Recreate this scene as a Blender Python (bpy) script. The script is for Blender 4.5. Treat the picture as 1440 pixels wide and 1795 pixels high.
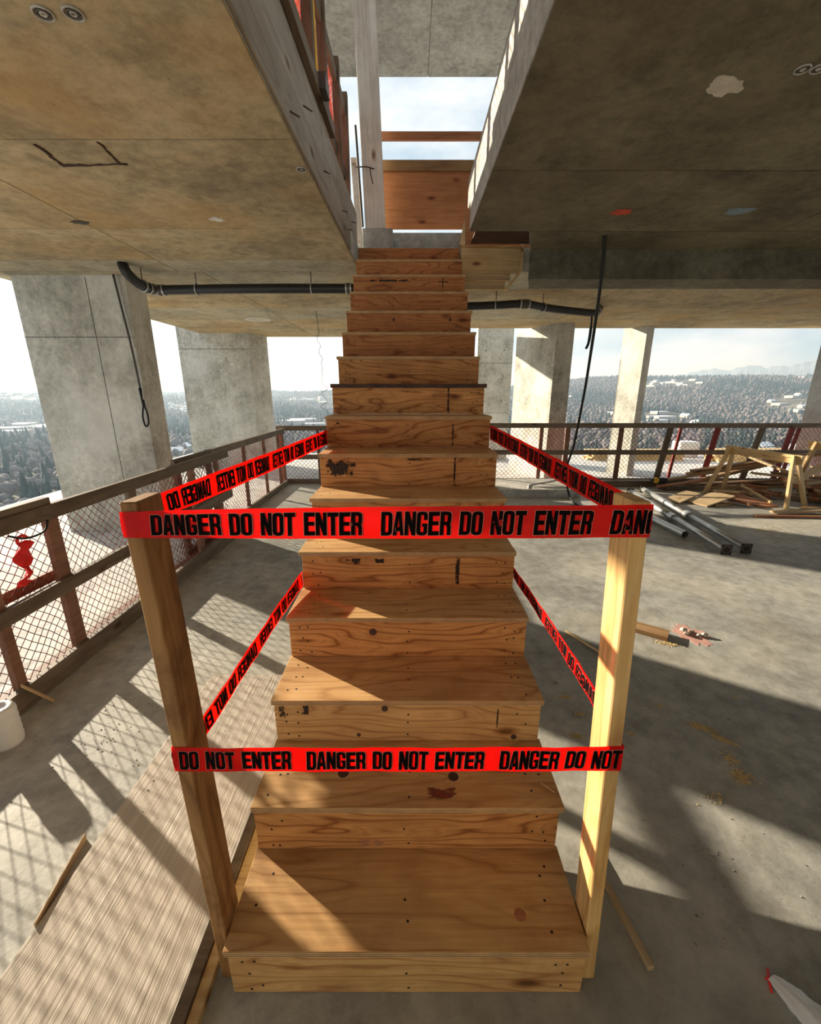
import bpy, bmesh, math, random
from mathutils import Vector, Matrix, Euler
import numpy as np

for o in list(bpy.data.objects):
    bpy.data.objects.remove(o)
SC = bpy.context.scene
COL = SC.collection

# ------------------------------------------------------------------ camera
F_PX, CX, CY, CAM_H = 735.0, 719.5, 897.5, 1.735
PITCH = math.atan((CY - 686.0) / F_PX)
cam_d = bpy.data.cameras.new('camera')
cam_d.sensor_fit = 'HORIZONTAL'
cam_d.sensor_width = 36.0
cam_d.lens = F_PX / 1440.0 * 36.0
cam_d.clip_start = 0.02
cam_d.clip_end = 60000
cam = bpy.data.objects.new('camera', cam_d)
COL.objects.link(cam)
cam.location = (0, 0, CAM_H)
cam.rotation_euler = (math.pi / 2 - PITCH, 0, 0)
SC.camera = cam

# ------------------------------------------------------------------ exposure
SC.view_settings.view_transform = 'Standard'
SC.view_settings.look = 'None'
SC.view_settings.exposure = 0.12
SC.view_settings.gamma = 1.0
SC.view_settings.use_curve_mapping = False

# ------------------------------------------------------------------ world
SKY = 1.0
world = bpy.data.worlds.new('World')
SC.world = world
world.use_nodes = True
wn, wl = world.node_tree.nodes, world.node_tree.links
wn.clear()
w_out = wn.new('ShaderNodeOutputWorld')
w_bg = wn.new('ShaderNodeBackground')
w_tc = wn.new('ShaderNodeTexCoord')
w_map = wn.new('ShaderNodeMapping')
w_map.inputs['Scale'].default_value = (1.6, 1.6, 4.2)
w_map.inputs['Location'].default_value = (0.35, 0.1, 0.25)
w_no = wn.new('ShaderNodeTexNoise')
w_no.inputs['Scale'].default_value = 1.9
w_no.inputs['Detail'].default_value = 7
w_no.inputs['Roughness'].default_value = 0.55
w_rp = wn.new('ShaderNodeValToRGB')
w_rp.color_ramp.elements[0].position = 0.38
w_rp.color_ramp.elements[0].color = (0.40, 0.55, 0.68, 1)
w_rp.color_ramp.elements[1].position = 0.64
w_rp.color_ramp.elements[1].color = (1.0, 0.995, 0.98, 1)
wl.new(w_tc.outputs['Generated'], w_map.inputs['Vector'])
wl.new(w_map.outputs['Vector'], w_no.inputs['Vector'])
wl.new(w_no.outputs['Fac'], w_rp.inputs['Fac'])
wl.new(w_rp.outputs['Color'], w_bg.inputs['Color'])
w_bg.inputs['Strength'].default_value = SKY
wl.new(w_bg.outputs['Background'], w_out.inputs['Surface'])

# ------------------------------------------------------------------ sun
SUN_EL = math.radians(15.0)
SUN_DIR = Vector((-0.839 * math.cos(SUN_EL), 0.545 * math.cos(SUN_EL), math.sin(SUN_EL)))
sun_d = bpy.data.lights.new('sun', 'SUN')
sun_d.energy = 12.5
sun_d.angle = math.radians(0.7)
sun_d.color = (1.0, 0.91, 0.75)
sun = bpy.data.objects.new('sun', sun_d)
COL.objects.link(sun)
sun.rotation_euler = SUN_DIR.to_track_quat('Z', 'Y').to_euler()
sun.location = (-30, 20, 20)

# ------------------------------------------------------------------ pixel helpers (photo frame 1440 x 1795)
_c, _s = math.cos(PITCH), math.sin(PITCH)
def ray(x, y):
    a, b = (x - CX) / F_PX, (y - CY) / F_PX
    return Vector((a, _c - b * _s, -_s - b * _c))
def onz(x, y, z=0.0):
    r = ray(x, y); t = (z - CAM_H) / r.z
    return Vector((0, 0, CAM_H)) + r * t
def ony(x, y, Y):
    r = ray(x, y); t = Y / r.y
    return Vector((0, 0, CAM_H)) + r * t

# ------------------------------------------------------------------ material helpers
def new_mat(name):
    m = bpy.data.materials.new(name); m.use_nodes = True
    nt = m.node_tree; nt.nodes.clear()
    out = nt.nodes.new('ShaderNodeOutputMaterial')
    bs = nt.nodes.new('ShaderNodeBsdfPrincipled')
    nt.links.new(bs.outputs[0], out.inputs[0])
    return m, nt, bs, out
class NT:
    def __init__(s, nt): s.nt = nt
    def n(s, t, **kw):
        nd = s.nt.nodes.new(t)
        for k, v in kw.items():
            if k in nd.inputs: nd.inputs[k].default_value = v
            else: setattr(nd, k, v)
        return nd
    def l(s, a, b): s.nt.links.new(a, b)
    def coords(s, scale=(1, 1, 1), rnd=True, kind='Object', rot=(0, 0, 0)):
        tc = s.n('ShaderNodeTexCoord'); mp = s.n('ShaderNodeMapping')
        mp.inputs['Scale'].default_value = scale
        mp.inputs['Rotation'].default_value = rot
        s.l(tc.outputs[kind], mp.inputs['Vector'])
        if not rnd: return mp.outputs[0]
        oi = s.n('ShaderNodeObjectInfo')
        ml = s.n('ShaderNodeMath', operation='MULTIPLY'); ml.inputs[1].default_value = 37.0
        s.l(oi.outputs['Random'], ml.inputs[0])
        ad = s.n('ShaderNodeVectorMath', operation='ADD')
        s.l(mp.outputs[0], ad.inputs[0]); s.l(ml.outputs[0], ad.inputs[1])
        return ad.outputs[0]
    def noise(s, vec, scale, detail=6, rough=0.6):
        nd = s.n('ShaderNodeTexNoise'); nd.inputs['Scale'].default_value = scale
        nd.inputs['Detail'].default_value = detail; nd.inputs['Roughness'].default_value = rough
        s.l(vec, nd.inputs['Vector']); return nd.outputs['Fac']
    def ramp(s, fac, stops):
        r = s.n('ShaderNodeValToRGB'); e = r.color_ramp.elements
        while len(e) < len(stops): e.new(0.5)
        for i, (p, c) in enumerate(stops):
            e[i].position = p
            e[i].color = tuple(c) + (1,) if len(c) == 3 else c
        s.l(fac, r.inputs['Fac']); return r.outputs['Color']
    def mix(s, fac, a, b, mode='MIX'):
        m = s.n('ShaderNodeMix', data_type='RGBA', blend_type=mode)
        for sock, v in ((m.inputs[0], fac), (m.inputs[6], a), (m.inputs[7], b)):
            if hasattr(v, 'is_linked'): s.l(v, sock)
            elif isinstance(v, (int, float)): sock.default_value = v
            else: sock.default_value = tuple(v) + (1,)
        return m.outputs[2]
    def math(s, op, a, b=None):
        m = s.n('ShaderNodeMath', operation=op)
        for i, v in enumerate((a, b)):
            if v is None: continue
            if hasattr(v, 'is_linked'): s.l(v, m.inputs[i])
            else: m.inputs[i].default_value = v
        return m.outputs[0]
    def bump(s, bs, h, strength=0.3, dist=0.01):
        b = s.n('ShaderNodeBump'); b.inputs['Strength'].default_value = strength
        b.inputs['Distance'].default_value = dist
        s.l(h, b.inputs['Height']); s.l(b.outputs[0], bs.inputs['Normal'])

def concrete(name, base, dark, light, stain=None, scale=1.0, bump=0.25, rough=0.85, kind='Object', stain_amt=0.5, streak=False, spec=0.3):
    m, nt, bs, out = new_mat(name); t = NT(nt)
    v = t.coords((1, 1, 1), kind=kind)
    n1 = t.noise(v, 1.3 * scale, 7, 0.62)
    col = t.ramp(n1, [(0.3, dark), (0.5, base), (0.72, light)])
    n2 = t.noise(v, 14 * scale, 5, 0.7)
    col = t.mix(0.55, col, t.ramp(n2, [(0.34, (0.52, 0.52, 0.52)), (0.62, (1.16, 1.16, 1.16))]), 'MULTIPLY')
    n5 = t.noise(v, 4.2 * scale, 8, 0.72)
    col = t.mix(0.55, col, t.ramp(n5, [(0.36, (0.58, 0.57, 0.55)), (0.5, (1.0, 1.0, 1.0)), (0.66, (1.2, 1.2, 1.2))]), 'MULTIPLY')
    if streak:
        vs = t.coords((5, 5, 0.5), kind=kind)
        n4 = t.noise(vs, 1.6, 5, 0.65)
        col = t.mix(0.45, col, t.ramp(n4, [(0.32, (0.68, 0.67, 0.64)), (0.6, (1.1, 1.1, 1.08))]), 'MULTIPLY')
    if stain:
        n3 = t.noise(v, 0.9 * scale, 4, 0.55)
        f = t.ramp(n3, [(0.46, (0, 0, 0)), (0.68, (1, 1, 1))])
        f2 = t.math('MULTIPLY', f, stain_amt)
        col = t.mix(f2, col, stain)
    # pin holes
    vo = t.n('ShaderNodeTexVoronoi'); vo.inputs['Scale'].default_value = 9 * scale
    t.l(v, vo.inputs['Vector'])
    h = t.ramp(vo.outputs['Distance'], [(0.028, (0.35, 0.34, 0.32)), (0.05, (1, 1, 1))])
    col = t.mix(0.8, col, h, 'MULTIPLY')
    t.l(col, bs.inputs['Base Color'])
    bs.inputs['Roughness'].default_value = rough
    bs.inputs['Specular IOR Level'].default_value = spec
    nb = t.noise(v, 30 * scale, 6, 0.7)
    t.bump(bs, nb, bump, 0.01)
    return m

def wood(name, base, dark, light, axis=0, ring=11.0, freq=1.0, fig=0.75, knots=True, rough=0.62, stain=None, stain_amt=0.5, bump=0.15, varia=0.25):
    """axis = the direction of the grain in object space"""
    m, nt, bs, out = new_mat(name); t = NT(nt)
    sc = [5.5 * freq] * 3; sc[axis] = 0.9 * freq
    v = t.coords(tuple(sc))
    n1 = t.noise(v, 0.9, 2.5, 0.5)
    rings = t.math('PINGPONG', t.math('MULTIPLY', n1, ring), 0.5)
    rings = t.math('MULTIPLY', rings, 2.0)
    col = t.ramp(rings, [(0.0, dark), (0.22, base), (0.75, light), (1.0, base)])
    plain = t.ramp(n1, [(0.35, base), (0.65, light)])
    col = t.mix(fig, plain, col)
    sf = [70 * freq] * 3; sf[axis] = 2.2 * freq
    vf = t.coords(tuple(sf))
    nf = t.noise(vf, 1.0, 4, 0.7)
    col = t.mix(0.55, col, t.ramp(nf, [(0.3, (0.66, 0.60, 0.55)), (0.62, (1.1, 1.1, 1.1))]), 'MULTIPLY')
    vb = t.coords((2.2, 2.2, 2.2))
    nb = t.noise(vb, 1.2, 4, 0.6)
    col = t.mix(0.6, col, t.ramp(nb, [(0.3, (0.72, 0.66, 0.60)), (0.68, (1.14, 1.14, 1.12))]), 'MULTIPLY')
    if stain:
        ns = t.noise(vb, 2.1, 6, 0.65)
        f = t.math('MULTIPLY', t.ramp(ns, [(0.5, (0, 0, 0)), (0.7, (1, 1, 1))]), stain_amt)
        col = t.mix(f, col, stain)
    if knots:
        sk = [6.0] * 3; sk[axis] = 2.6
        vk = t.coords(tuple(sk))
        vo = t.n('ShaderNodeTexVoronoi'); vo.inputs['Scale'].default_value = 1.0
        t.l(vk, vo.inputs['Vector'])
        kf = t.ramp(vo.outputs['Distance'], [(0.05, (0.16, 0.09, 0.05)), (0.09, (0.55, 0.38, 0.25)), (0.17, (1, 1, 1))])
        col = t.mix(0.85, col, kf, 'MULTIPLY')
    oi = t.n('ShaderNodeObjectInfo')
    rv = t.ramp(oi.outputs['Random'], [(0.0, (1 - varia, 1 - varia * 1.15, 1 - varia * 1.3)), (1.0, (1 + varia * .45, 1 + varia * .45, 1 + varia * .4))])
    col = t.mix(1.0, col, rv, 'MULTIPLY')
    t.l(col, bs.inputs['Base Color'])
    bs.inputs['Roughness'].default_value = rough
    bs.inputs['Specular IOR Level'].default_value = 0.3
    t.bump(bs, nf, bump, 0.006 if bump > .5 else 0.004)
    return m

def plain(name, col, rough=0.6, metal=0.0, spec=0.4, vary=0.0, nscale=8.0):
    m, nt, bs, out = new_mat(name); t = NT(nt)
    bs.inputs['Roughness'].default_value = rough
    bs.inputs['Metallic'].default_value = metal
    bs.inputs['Specular IOR Level'].default_value = spec
    if vary:
        v = t.coords((1, 1, 1)); n = t.noise(v, nscale, 5, 0.65)
        lo = tuple(max(0, c * (1 - vary)) for c in col); hi = tuple(min(1, c * (1 + vary)) for c in col)
        t.l(t.ramp(n, [(0.3, lo), (0.7, hi)]), bs.inputs['Base Color'])
    else:
        bs.inputs['Base Color'].default_value = tuple(col) + (1,)
    return m

M = {}
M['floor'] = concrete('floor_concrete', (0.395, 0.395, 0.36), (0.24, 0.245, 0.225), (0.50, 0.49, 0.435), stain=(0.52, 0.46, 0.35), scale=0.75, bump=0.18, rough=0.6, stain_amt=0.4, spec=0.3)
M['terrace'] = concrete('sun_paled_concrete', (0.66, 0.655, 0.63), (0.56, 0.555, 0.53), (0.74, 0.735, 0.70), scale=0.8, bump=0.1)  # same slab as the floor, with sunlit whiteness put into the colour
M['column'] = concrete('column_concrete', (0.54, 0.535, 0.475), (0.40, 0.395, 0.35), (0.64, 0.63, 0.57), stain=(0.74, 0.74, 0.69), scale=1.25, streak=True, stain_amt=0.6)
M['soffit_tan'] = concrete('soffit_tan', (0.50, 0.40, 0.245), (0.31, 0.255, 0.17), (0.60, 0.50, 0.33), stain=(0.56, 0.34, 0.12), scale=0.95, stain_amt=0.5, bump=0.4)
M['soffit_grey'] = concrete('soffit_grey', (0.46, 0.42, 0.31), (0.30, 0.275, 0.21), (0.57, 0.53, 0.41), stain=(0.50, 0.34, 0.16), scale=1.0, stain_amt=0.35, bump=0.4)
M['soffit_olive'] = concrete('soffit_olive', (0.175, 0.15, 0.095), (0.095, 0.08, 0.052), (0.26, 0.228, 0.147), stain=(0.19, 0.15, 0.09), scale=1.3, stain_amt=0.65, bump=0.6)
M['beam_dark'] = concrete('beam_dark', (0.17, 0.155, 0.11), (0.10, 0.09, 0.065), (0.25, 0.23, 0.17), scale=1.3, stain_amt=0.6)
M['slab_edge'] = concrete('slab_edge', (0.56, 0.55, 0.51), (0.42, 0.41, 0.38), (0.68, 0.67, 0.63), scale=1.4, bump=0.5)
M['upper_soffit'] = concrete('upper_soffit', (0.40, 0.40, 0.375), (0.30, 0.30, 0.285), (0.50, 0.50, 0.47), scale=1.0)
M['stair'] = wood('stair_plywood', (0.58, 0.265, 0.085), (0.25, 0.078, 0.02), (0.72, 0.37, 0.135), axis=0, ring=19, fig=0.9, stain=(0.30, 0.11, 0.035), stain_amt=0.45, varia=0.18)
M['stair_pale'] = wood('stair_plywood_pale', (0.60, 0.34, 0.13), (0.33, 0.14, 0.045), (0.70, 0.44, 0.19), axis=0, ring=15, fig=0.75, stain=(0.36, 0.16, 0.055), stain_amt=0.4, varia=0.1)
M['stair_dim_worn'] = wood('stair_plywood_dim_worn', (0.48, 0.185, 0.06), (0.23, 0.068, 0.02), (0.56, 0.25, 0.09), axis=0, ring=16, fig=0.8, stain=(0.24, 0.075, 0.025), stain_amt=0.45, varia=0.16)  # upper risers: dimmer light and wear put into a redder, darker colour
M['tread'] = wood('tread_plywood', (0.62, 0.365, 0.145), (0.38, 0.18, 0.06), (0.73, 0.47, 0.215), axis=0, ring=9, fig=0.65, stain=(0.33, 0.145, 0.05), stain_amt=0.4, varia=0.14)
M['edge_pale'] = plain('ply_edge_pale', (0.56, 0.36, 0.18), 0.7, vary=0.25, nscale=12)
M['edge_dark'] = plain('ply_edge_dark', (0.30, 0.16, 0.075), 0.75, vary=0.35, nscale=12)
M['dark_edge'] = plain('dark_edge', (0.07, 0.035, 0.025), 0.7, vary=0.4, nscale=20)
M['panel_red'] = wood('guard_plywood', (0.42, 0.17, 0.065), (0.27, 0.09, 0.035), (0.50, 0.23, 0.10), axis=0, ring=5, fig=0.4, varia=0.1)
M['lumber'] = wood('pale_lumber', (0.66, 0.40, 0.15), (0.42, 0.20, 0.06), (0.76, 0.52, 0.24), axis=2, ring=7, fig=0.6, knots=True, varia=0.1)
M['lumber_x'] = wood('pale_lumber_x', (0.66, 0.48, 0.24), (0.50, 0.31, 0.13), (0.76, 0.58, 0.33), axis=0, ring=4, fig=0.4, varia=0.18)
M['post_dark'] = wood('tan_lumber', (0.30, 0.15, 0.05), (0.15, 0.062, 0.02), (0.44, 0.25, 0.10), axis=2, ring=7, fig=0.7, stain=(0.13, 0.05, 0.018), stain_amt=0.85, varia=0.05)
M['rail_old'] = wood('weathered_rail', (0.155, 0.12, 0.085), (0.085, 0.062, 0.045), (0.235, 0.19, 0.145), axis=0, ring=4, fig=0.5, varia=0.2)
M['fence_post'] = wood('red_brown_post', (0.225, 0.115, 0.075), (0.13, 0.06, 0.04), (0.30, 0.165, 0.11), axis=2, ring=4, fig=0.5, varia=0.2)
M['fence_post_red'] = plain('red_stained_post', (0.24, 0.035, 0.028), 0.7, vary=0.35, nscale=18)
M['scrap_a'] = wood('scrap_brown', (0.33, 0.20, 0.095), (0.19, 0.105, 0.048), (0.43, 0.28, 0.145), axis=0, ring=4, fig=0.5, varia=0.4)
M['scrap_b'] = wood('scrap_red', (0.40, 0.17, 0.08), (0.26, 0.09, 0.04), (0.48, 0.23, 0.12), axis=0, ring=4, fig=0.4, varia=0.25)
M['scrap_c'] = wood('scrap_pale', (0.50, 0.37, 0.22), (0.34, 0.23, 0.13), (0.60, 0.47, 0.30), axis=0, ring=4, fig=0.4, varia=0.3)
M['form_ply'] = wood('form_plywood_sheet', (0.475, 0.43, 0.37), (0.36, 0.32, 0.27), (0.55, 0.51, 0.445), axis=1, ring=6, fig=0.3, knots=False, rough=0.75, bump=0.6, varia=0.02, stain=(0.50, 0.40, 0.33), stain_amt=0.4)
M['white_wood'] = wood('whitewashed_lumber', (0.68, 0.655, 0.62), (0.50, 0.47, 0.43), (0.76, 0.745, 0.72), axis=2, ring=4, fig=0.45, varia=0.03)
M['grey_wood'] = wood('grey_board', (0.36, 0.325, 0.28), (0.24, 0.21, 0.18), (0.46, 0.425, 0.375), axis=1, ring=5, fig=0.5, varia=0.1)
M['black_pipe'] = plain('black_plastic_pipe', (0.016, 0.016, 0.018), 0.42, spec=0.5)
M['rubber'] = plain('black_rubber', (0.012, 0.012, 0.012), 0.55)
M['steel'] = plain('galvanised_steel', (0.52, 0.53, 0.52), 0.42, metal=0.75, vary=0.2, nscale=14)
M['dark_steel'] = plain('dark_steel', (0.10, 0.09, 0.08), 0.5, metal=0.6)
M['rust_wire'] = plain('rusty_wire', (0.06, 0.035, 0.025), 0.7)
M['letters'] = plain('tape_black_print', (0.004, 0.003, 0.003), 0.7, spec=0.05)
M['letter_edge'] = plain('tape_print_halo', (0.72, 0.16, 0.12), 0.4)
M['yellow'] = plain('yellow_paint', (0.75, 0.45, 0.02), 0.5, vary=0.2)
M['tool_black'] = plain('tool_black_plastic', (0.02, 0.02, 0.02), 0.4)
M['white_plastic'] = plain('white_plastic', (0.80, 0.80, 0.78), 0.4, vary=0.08)
M['plaster'] = plain('pale_plaster', (0.60, 0.55, 0.46), 0.9, vary=0.15, nscale=20)
M['pink_paint'] = plain('pink_marking_paint', (0.60, 0.34, 0.29), 0.85, vary=0.15, nscale=25)
M['red_paint'] = plain('red_marking_paint', (0.55, 0.07, 0.03), 0.8, vary=0.3)
M['blue_paint'] = plain('blue_marking_paint', (0.19, 0.25, 0.30), 0.8, vary=0.25)
M['red_cloth'] = plain('red_ribbon', (0.85, 0.025, 0.02), 0.5)
M['sawdust'] = plain('sawdust', (0.62, 0.47, 0.24), 0.95)
M['debris'] = plain('debris', (0.25, 0.22, 0.17), 0.9, vary=0.5, nscale=3)
M['net_dark'] = plain('dark_red_netting', (0.17, 0.02, 0.017), 0.8, spec=0.1, vary=0.8, nscale=2.5)
M['net_red'] = plain('red_netting', (0.34, 0.025, 0.02), 0.7, vary=0.5, nscale=3)
M['net_orange'] = plain('orange_netting', (0.85, 0.08, 0.02), 0.6)
M['screw'] = plain('screw_hole', (0.035, 0.02, 0.012), 0.8)
M['white_block'] = plain('white_wrap', (0.75, 0.76, 0.76), 0.6)

def tape_mat():
    m, nt, bs, out = new_mat('red_danger_tape'); t = NT(nt)
    bs.inputs['Base Color'].default_value = (0.95, 0.012, 0.012, 1)
    bs.inputs['Roughness'].default_value = 0.28
    bs.inputs['Specular IOR Level'].default_value = 0.35
    tr = t.n('ShaderNodeBsdfTranslucent'); tr.inputs['Color'].default_value = (1.0, 0.03, 0.02, 1)
    mx = t.n('ShaderNodeMixShader'); mx.inputs[0].default_value = 0.45
    t.l(bs.outputs[0], mx.inputs[1]); t.l(tr.outputs[0], mx.inputs[2])
    tp = t.n('ShaderNodeBsdfTransparent'); tp.inputs['Color'].default_value = (1.0, 0.16, 0.10, 1)
    m2 = t.n('ShaderNodeMixShader'); m2.inputs[0].default_value = 0.38
    t.l(mx.outputs[0], m2.inputs[1]); t.l(tp.outputs[0], m2.inputs[2]); t.l(m2.outputs[0], out.inputs[0])
    v = t.coords((3, 3, 40)); t.bump(bs, t.noise(v, 1.0, 3, 0.6), 0.12, 0.004)
    return m
M['tape'] = tape_mat()

def scuff_mat(name, col, scale, lo, hi, stretch=(1, 1, 1), vertical=True, fall=.25):
    m, nt, bs, out = new_mat(name); t = NT(nt)
    bs.inputs['Base Color'].default_value = tuple(col) + (1,)
    bs.inputs['Roughness'].default_value = 0.8
    tp = t.n('ShaderNodeBsdfTransparent')
    mx = t.n('ShaderNodeMixShader')
    v = t.coords(stretch); n = t.noise(v, scale, 6, 0.7)
    tc = t.n('ShaderNodeTexCoord'); vm = t.n('ShaderNodeVectorMath', operation='SUBTRACT'); vm.inputs[1].default_value = (.5, .5, .5)
    t.l(tc.outputs['Generated'], vm.inputs[0])
    va = t.n('ShaderNodeVectorMath', operation='ABSOLUTE'); t.l(vm.outputs[0], va.inputs[0])
    sx = t.n('ShaderNodeSeparateXYZ'); t.l(va.outputs[0], sx.inputs[0])
    oth = sx.outputs['Z'] if vertical else sx.outputs['Y']
    dmax = t.math('MAXIMUM', sx.outputs['X'], oth)
    n = t.math('SUBTRACT', n, t.math('MULTIPLY', t.math('POWER', t.math('MULTIPLY', dmax, 2.0), 3.0), fall))
    f = t.ramp(n, [(lo, (0, 0, 0)), (hi, (1, 1, 1))])
    t.l(f, mx.inputs[0]); t.l(tp.outputs[0], mx.inputs[1]); t.l(bs.outputs[0], mx.inputs[2]); t.l(mx.outputs[0], out.inputs[0])
    return m
M['scuff'] = scuff_mat('black_scuff', (0.03, 0.02, 0.015), 22, 0.42, 0.56)
M['scuff_line'] = scuff_mat('black_line', (0.03, 0.02, 0.015), 40, 0.36, 0.56, (2, 1, 1), fall=.12)
M['red_stain'] = scuff_mat('red_stain', (0.24, 0.045, 0.02), 16, 0.36, 0.55, (1, 2, 1), vertical=False)
M['paint_haze'] = scuff_mat('faded_paint', (0.55, 0.27, 0.16), 9, 0.45, 0.65)

# ------------------------------------------------------------------ object helpers
def link(o, parent=None):
    COL.objects.link(o)
    if parent is not None: o.parent = parent
    return o
def tag(o, label=None, cat=None, group=None, kind=None):
    if label: o['label'] = label
    if cat: o['category'] = cat
    if group: o['group'] = group
    if kind: o['kind'] = kind
    return o
def empty(name, loc=(0, 0, 0), rz=0.0):
    o = bpy.data.objects.new(name, None); o.empty_display_size = 0.1
    link(o); o.location = loc; o.rotation_euler = (0, 0, rz)
    return o
def mesh_obj(name, verts, faces, mat, parent=None, loc=(0, 0, 0), rot=(0, 0, 0), smooth=False):
    me = bpy.data.meshes.new(name)
    me.from_pydata([tuple(v) for v in verts], [], faces); me.update()
    if mat: me.materials.append(mat)
    if smooth:
        me.polygons.foreach_set('use_smooth', [True] * len(me.polygons))
    o = bpy.data.objects.new(name, me); link(o, parent); o.location = loc; o.rotation_euler = rot
    return o
def fix_normals(o):
    bm = bmesh.new(); bm.from_mesh(o.data); bmesh.ops.recalc_face_normals(bm, faces=bm.faces); bm.to_mesh(o.data); bm.free()
    return o
BOXF = [(0, 3, 2, 1), (4, 5, 6, 7), (0, 1, 5, 4), (1, 2, 6, 5), (2, 3, 7, 6), (3, 0, 4, 7)]
def box_v(sx, sy, sz):
    x, y, z = sx / 2, sy / 2, sz / 2
    return [(-x, -y, -z), (x, -y, -z), (x, y, -z), (-x, y, -z), (-x, -y, z), (x, -y, z), (x, y, z), (-x, y, z)]
_boxcache = {}
def box(name, size, loc, mat, parent=None, rot=(0, 0, 0), bevel=0.0):
    key = (tuple(round(s, 4) for s in size), mat.name, bevel)
    me = _boxcache.get(key)
    if me is None:
        me = bpy.data.meshes.new(name)
        me.from_pydata(box_v(*size), [], BOXF); me.update()
        if bevel:
            bm = bmesh.new(); bm.from_mesh(me)
            bmesh.ops.bevel(bm, geom=list(bm.edges), offset=bevel, segments=1, affect='EDGES')
            bm.to_mesh(me); bm.free()
        me.materials.append(mat); _boxcache[key] = me
    o = bpy.data.objects.new(name, me); link(o, parent); o.location = loc; o.rotation_euler = rot
    return o
def box2(name, lo, hi, mat, parent=None, bevel=0.0):
    lo, hi = Vector(lo), Vector(hi)
    return box(name, hi - lo, (lo + hi) / 2, mat, parent, bevel=bevel)
def beam(name, a, b, w, h, mat, parent=None, bevel=0.002, up=(0, 0, 1)):
    """bar from a to b, its local X along the bar, w across, h along 'up'"""
    a, b, up = Vector(a), Vector(b), Vector(up)
    d = (b - a); L = d.length; x = d.normalized()
    y = up.cross(x)
    if y.length < 1e-4: y = Vector((0, 1, 0)).cross(x)
    y.normalize(); z = x.cross(y)
    o = box(name, (L, w, h), (a + b) / 2, mat, parent, bevel=bevel)
    o.rotation_euler = Matrix((x, y, z)).transposed().to_euler()
    return o
def upright(name, a, b, wx, wy, mat, parent=None, bevel=0.003):
    """post from a (foot) to b (top), local Z along it"""
    a, b = Vector(a), Vector(b); d = b - a; L = d.length; z = d.normalized()
    y = z.cross(Vector((1, 0, 0))); y.normalize(); x = y.cross(z)
    o = box(name, (wx, wy, L), (a + b) / 2, mat, parent, bevel=bevel)
    o.rotation_euler = Matrix((x, y, z)).transposed().to_euler()
    return o
def prism(name, poly, z0, z1, mat, parent=None):
    n = len(poly); c = Vector((sum(p[0] for p in poly) / n, sum(p[1] for p in poly) / n, z0))
    v = [(p[0] - c.x, p[1] - c.y, 0) for p in poly] + [(p[0] - c.x, p[1] - c.y, z1 - z0) for p in poly]
    f = [tuple(range(n))[::-1], tuple(range(n, 2 * n))] + [(i, (i + 1) % n, n + (i + 1) % n, n + i) for i in range(n)]
    return fix_normals(mesh_obj(name, v, f, mat, parent, loc=c))
def tube_geo(pts, r, sides=8, closed=False, cap=True):
    pts = [Vector(p) for p in pts]; n = len(pts)
    rs = r if isinstance(r, (list, tuple)) else [r] * n
    V, Fc = [], []; prev = None
    for i, p in enumerate(pts):
        if closed: d = pts[(i + 1) % n] - pts[i - 1]
        else: d = pts[min(i + 1, n - 1)] - pts[max(i - 1, 0)]
        d.normalize()
        if prev is None:
            u = d.orthogonal().normalized()
        else:
            u = prev - d * prev.dot(d)
            u = u.normalized() if u.length > 1e-6 else d.orthogonal().normalized()
        prev = u; w = d.cross(u)
        for k in range(sides):
            a = 2 * math.pi * k / sides
            V.append(p + (u * math.cos(a) + w * math.sin(a)) * rs[i])
    m = n if closed else n - 1
    for i in range(m):
        j = (i + 1) % n
        for k in range(sides):
            k2 = (k + 1) % sides
            Fc.append((i * sides + k, i * sides + k2, j * sides + k2, j * sides + k))
    if cap and not closed:
        Fc.append(tuple(range(sides))[::-1]); Fc.append(tuple((n - 1) * sides + k for k in range(sides)))
    return V, Fc
def tube(name, pts, r, mat, parent=None, sides=8, closed=False, smooth=True, origin=None):
    V, Fc = tube_geo(pts, r, sides, closed)
    o0 = Vector(origin) if origin is not None else Vector((0, 0, 0))
    V = [v - o0 for v in V]
    return mesh_obj(name, V, Fc, mat, parent, loc=o0 if origin is not None else (0, 0, 0), smooth=smooth)
def catmull(pts, per=8):
    P = [Vector(p) for p in pts]; P = [P[0] * 2 - P[1]] + P + [P[-1] * 2 - P[-2]]; out = []
    for i in range(1, len(P) - 2):
        for k in range(per):
            t = k / per; a, b, c, d = P[i - 1], P[i], P[i + 1], P[i + 2]
            out.append(0.5 * ((2 * b) + (c - a) * t + (2 * a - 5 * b + 4 * c - d) * t * t + (3 * b - a - 3 * c + d) * t ** 3))
    out.append(P[-2]); return out
def join_geo(parts):
    V, Fc = [], []
    for v, f in parts:
        b = len(V); V += list(v); Fc += [tuple(i + b for i in q) for q in f]
    return V, Fc
def box_geo(lo, hi):
    lo, hi = Vector(lo), Vector(hi); c = (lo + hi) / 2; s = hi - lo
    return [Vector(v) + c for v in box_v(*s)], BOXF

# =================================================================== THE BUILDING
SOF, SLAB = 2.95, 3.17
def EDGE(Y): return -0.607 + 0.0215 * (Y - 1.759)

fl = tag(box2('floor', (-2.5, -5, -0.30), (14, 8.15, 0.0), M['floor']), kind='structure')
for lo, hi, lb in (((-6.4, -5, -0.30), (-2.5, 12.3, 0.0), 'concrete terrace outside the near fence, sunlit paleness put into its colour'), ((-2.5, 8.15, -0.30), (14, 12.3, 0.0), 'concrete terrace beyond the far fence, sunlit paleness put into its colour')):
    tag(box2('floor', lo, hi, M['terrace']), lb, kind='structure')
fl['label'] = 'bare grey concrete floor slab of the unfinished storey'

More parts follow.
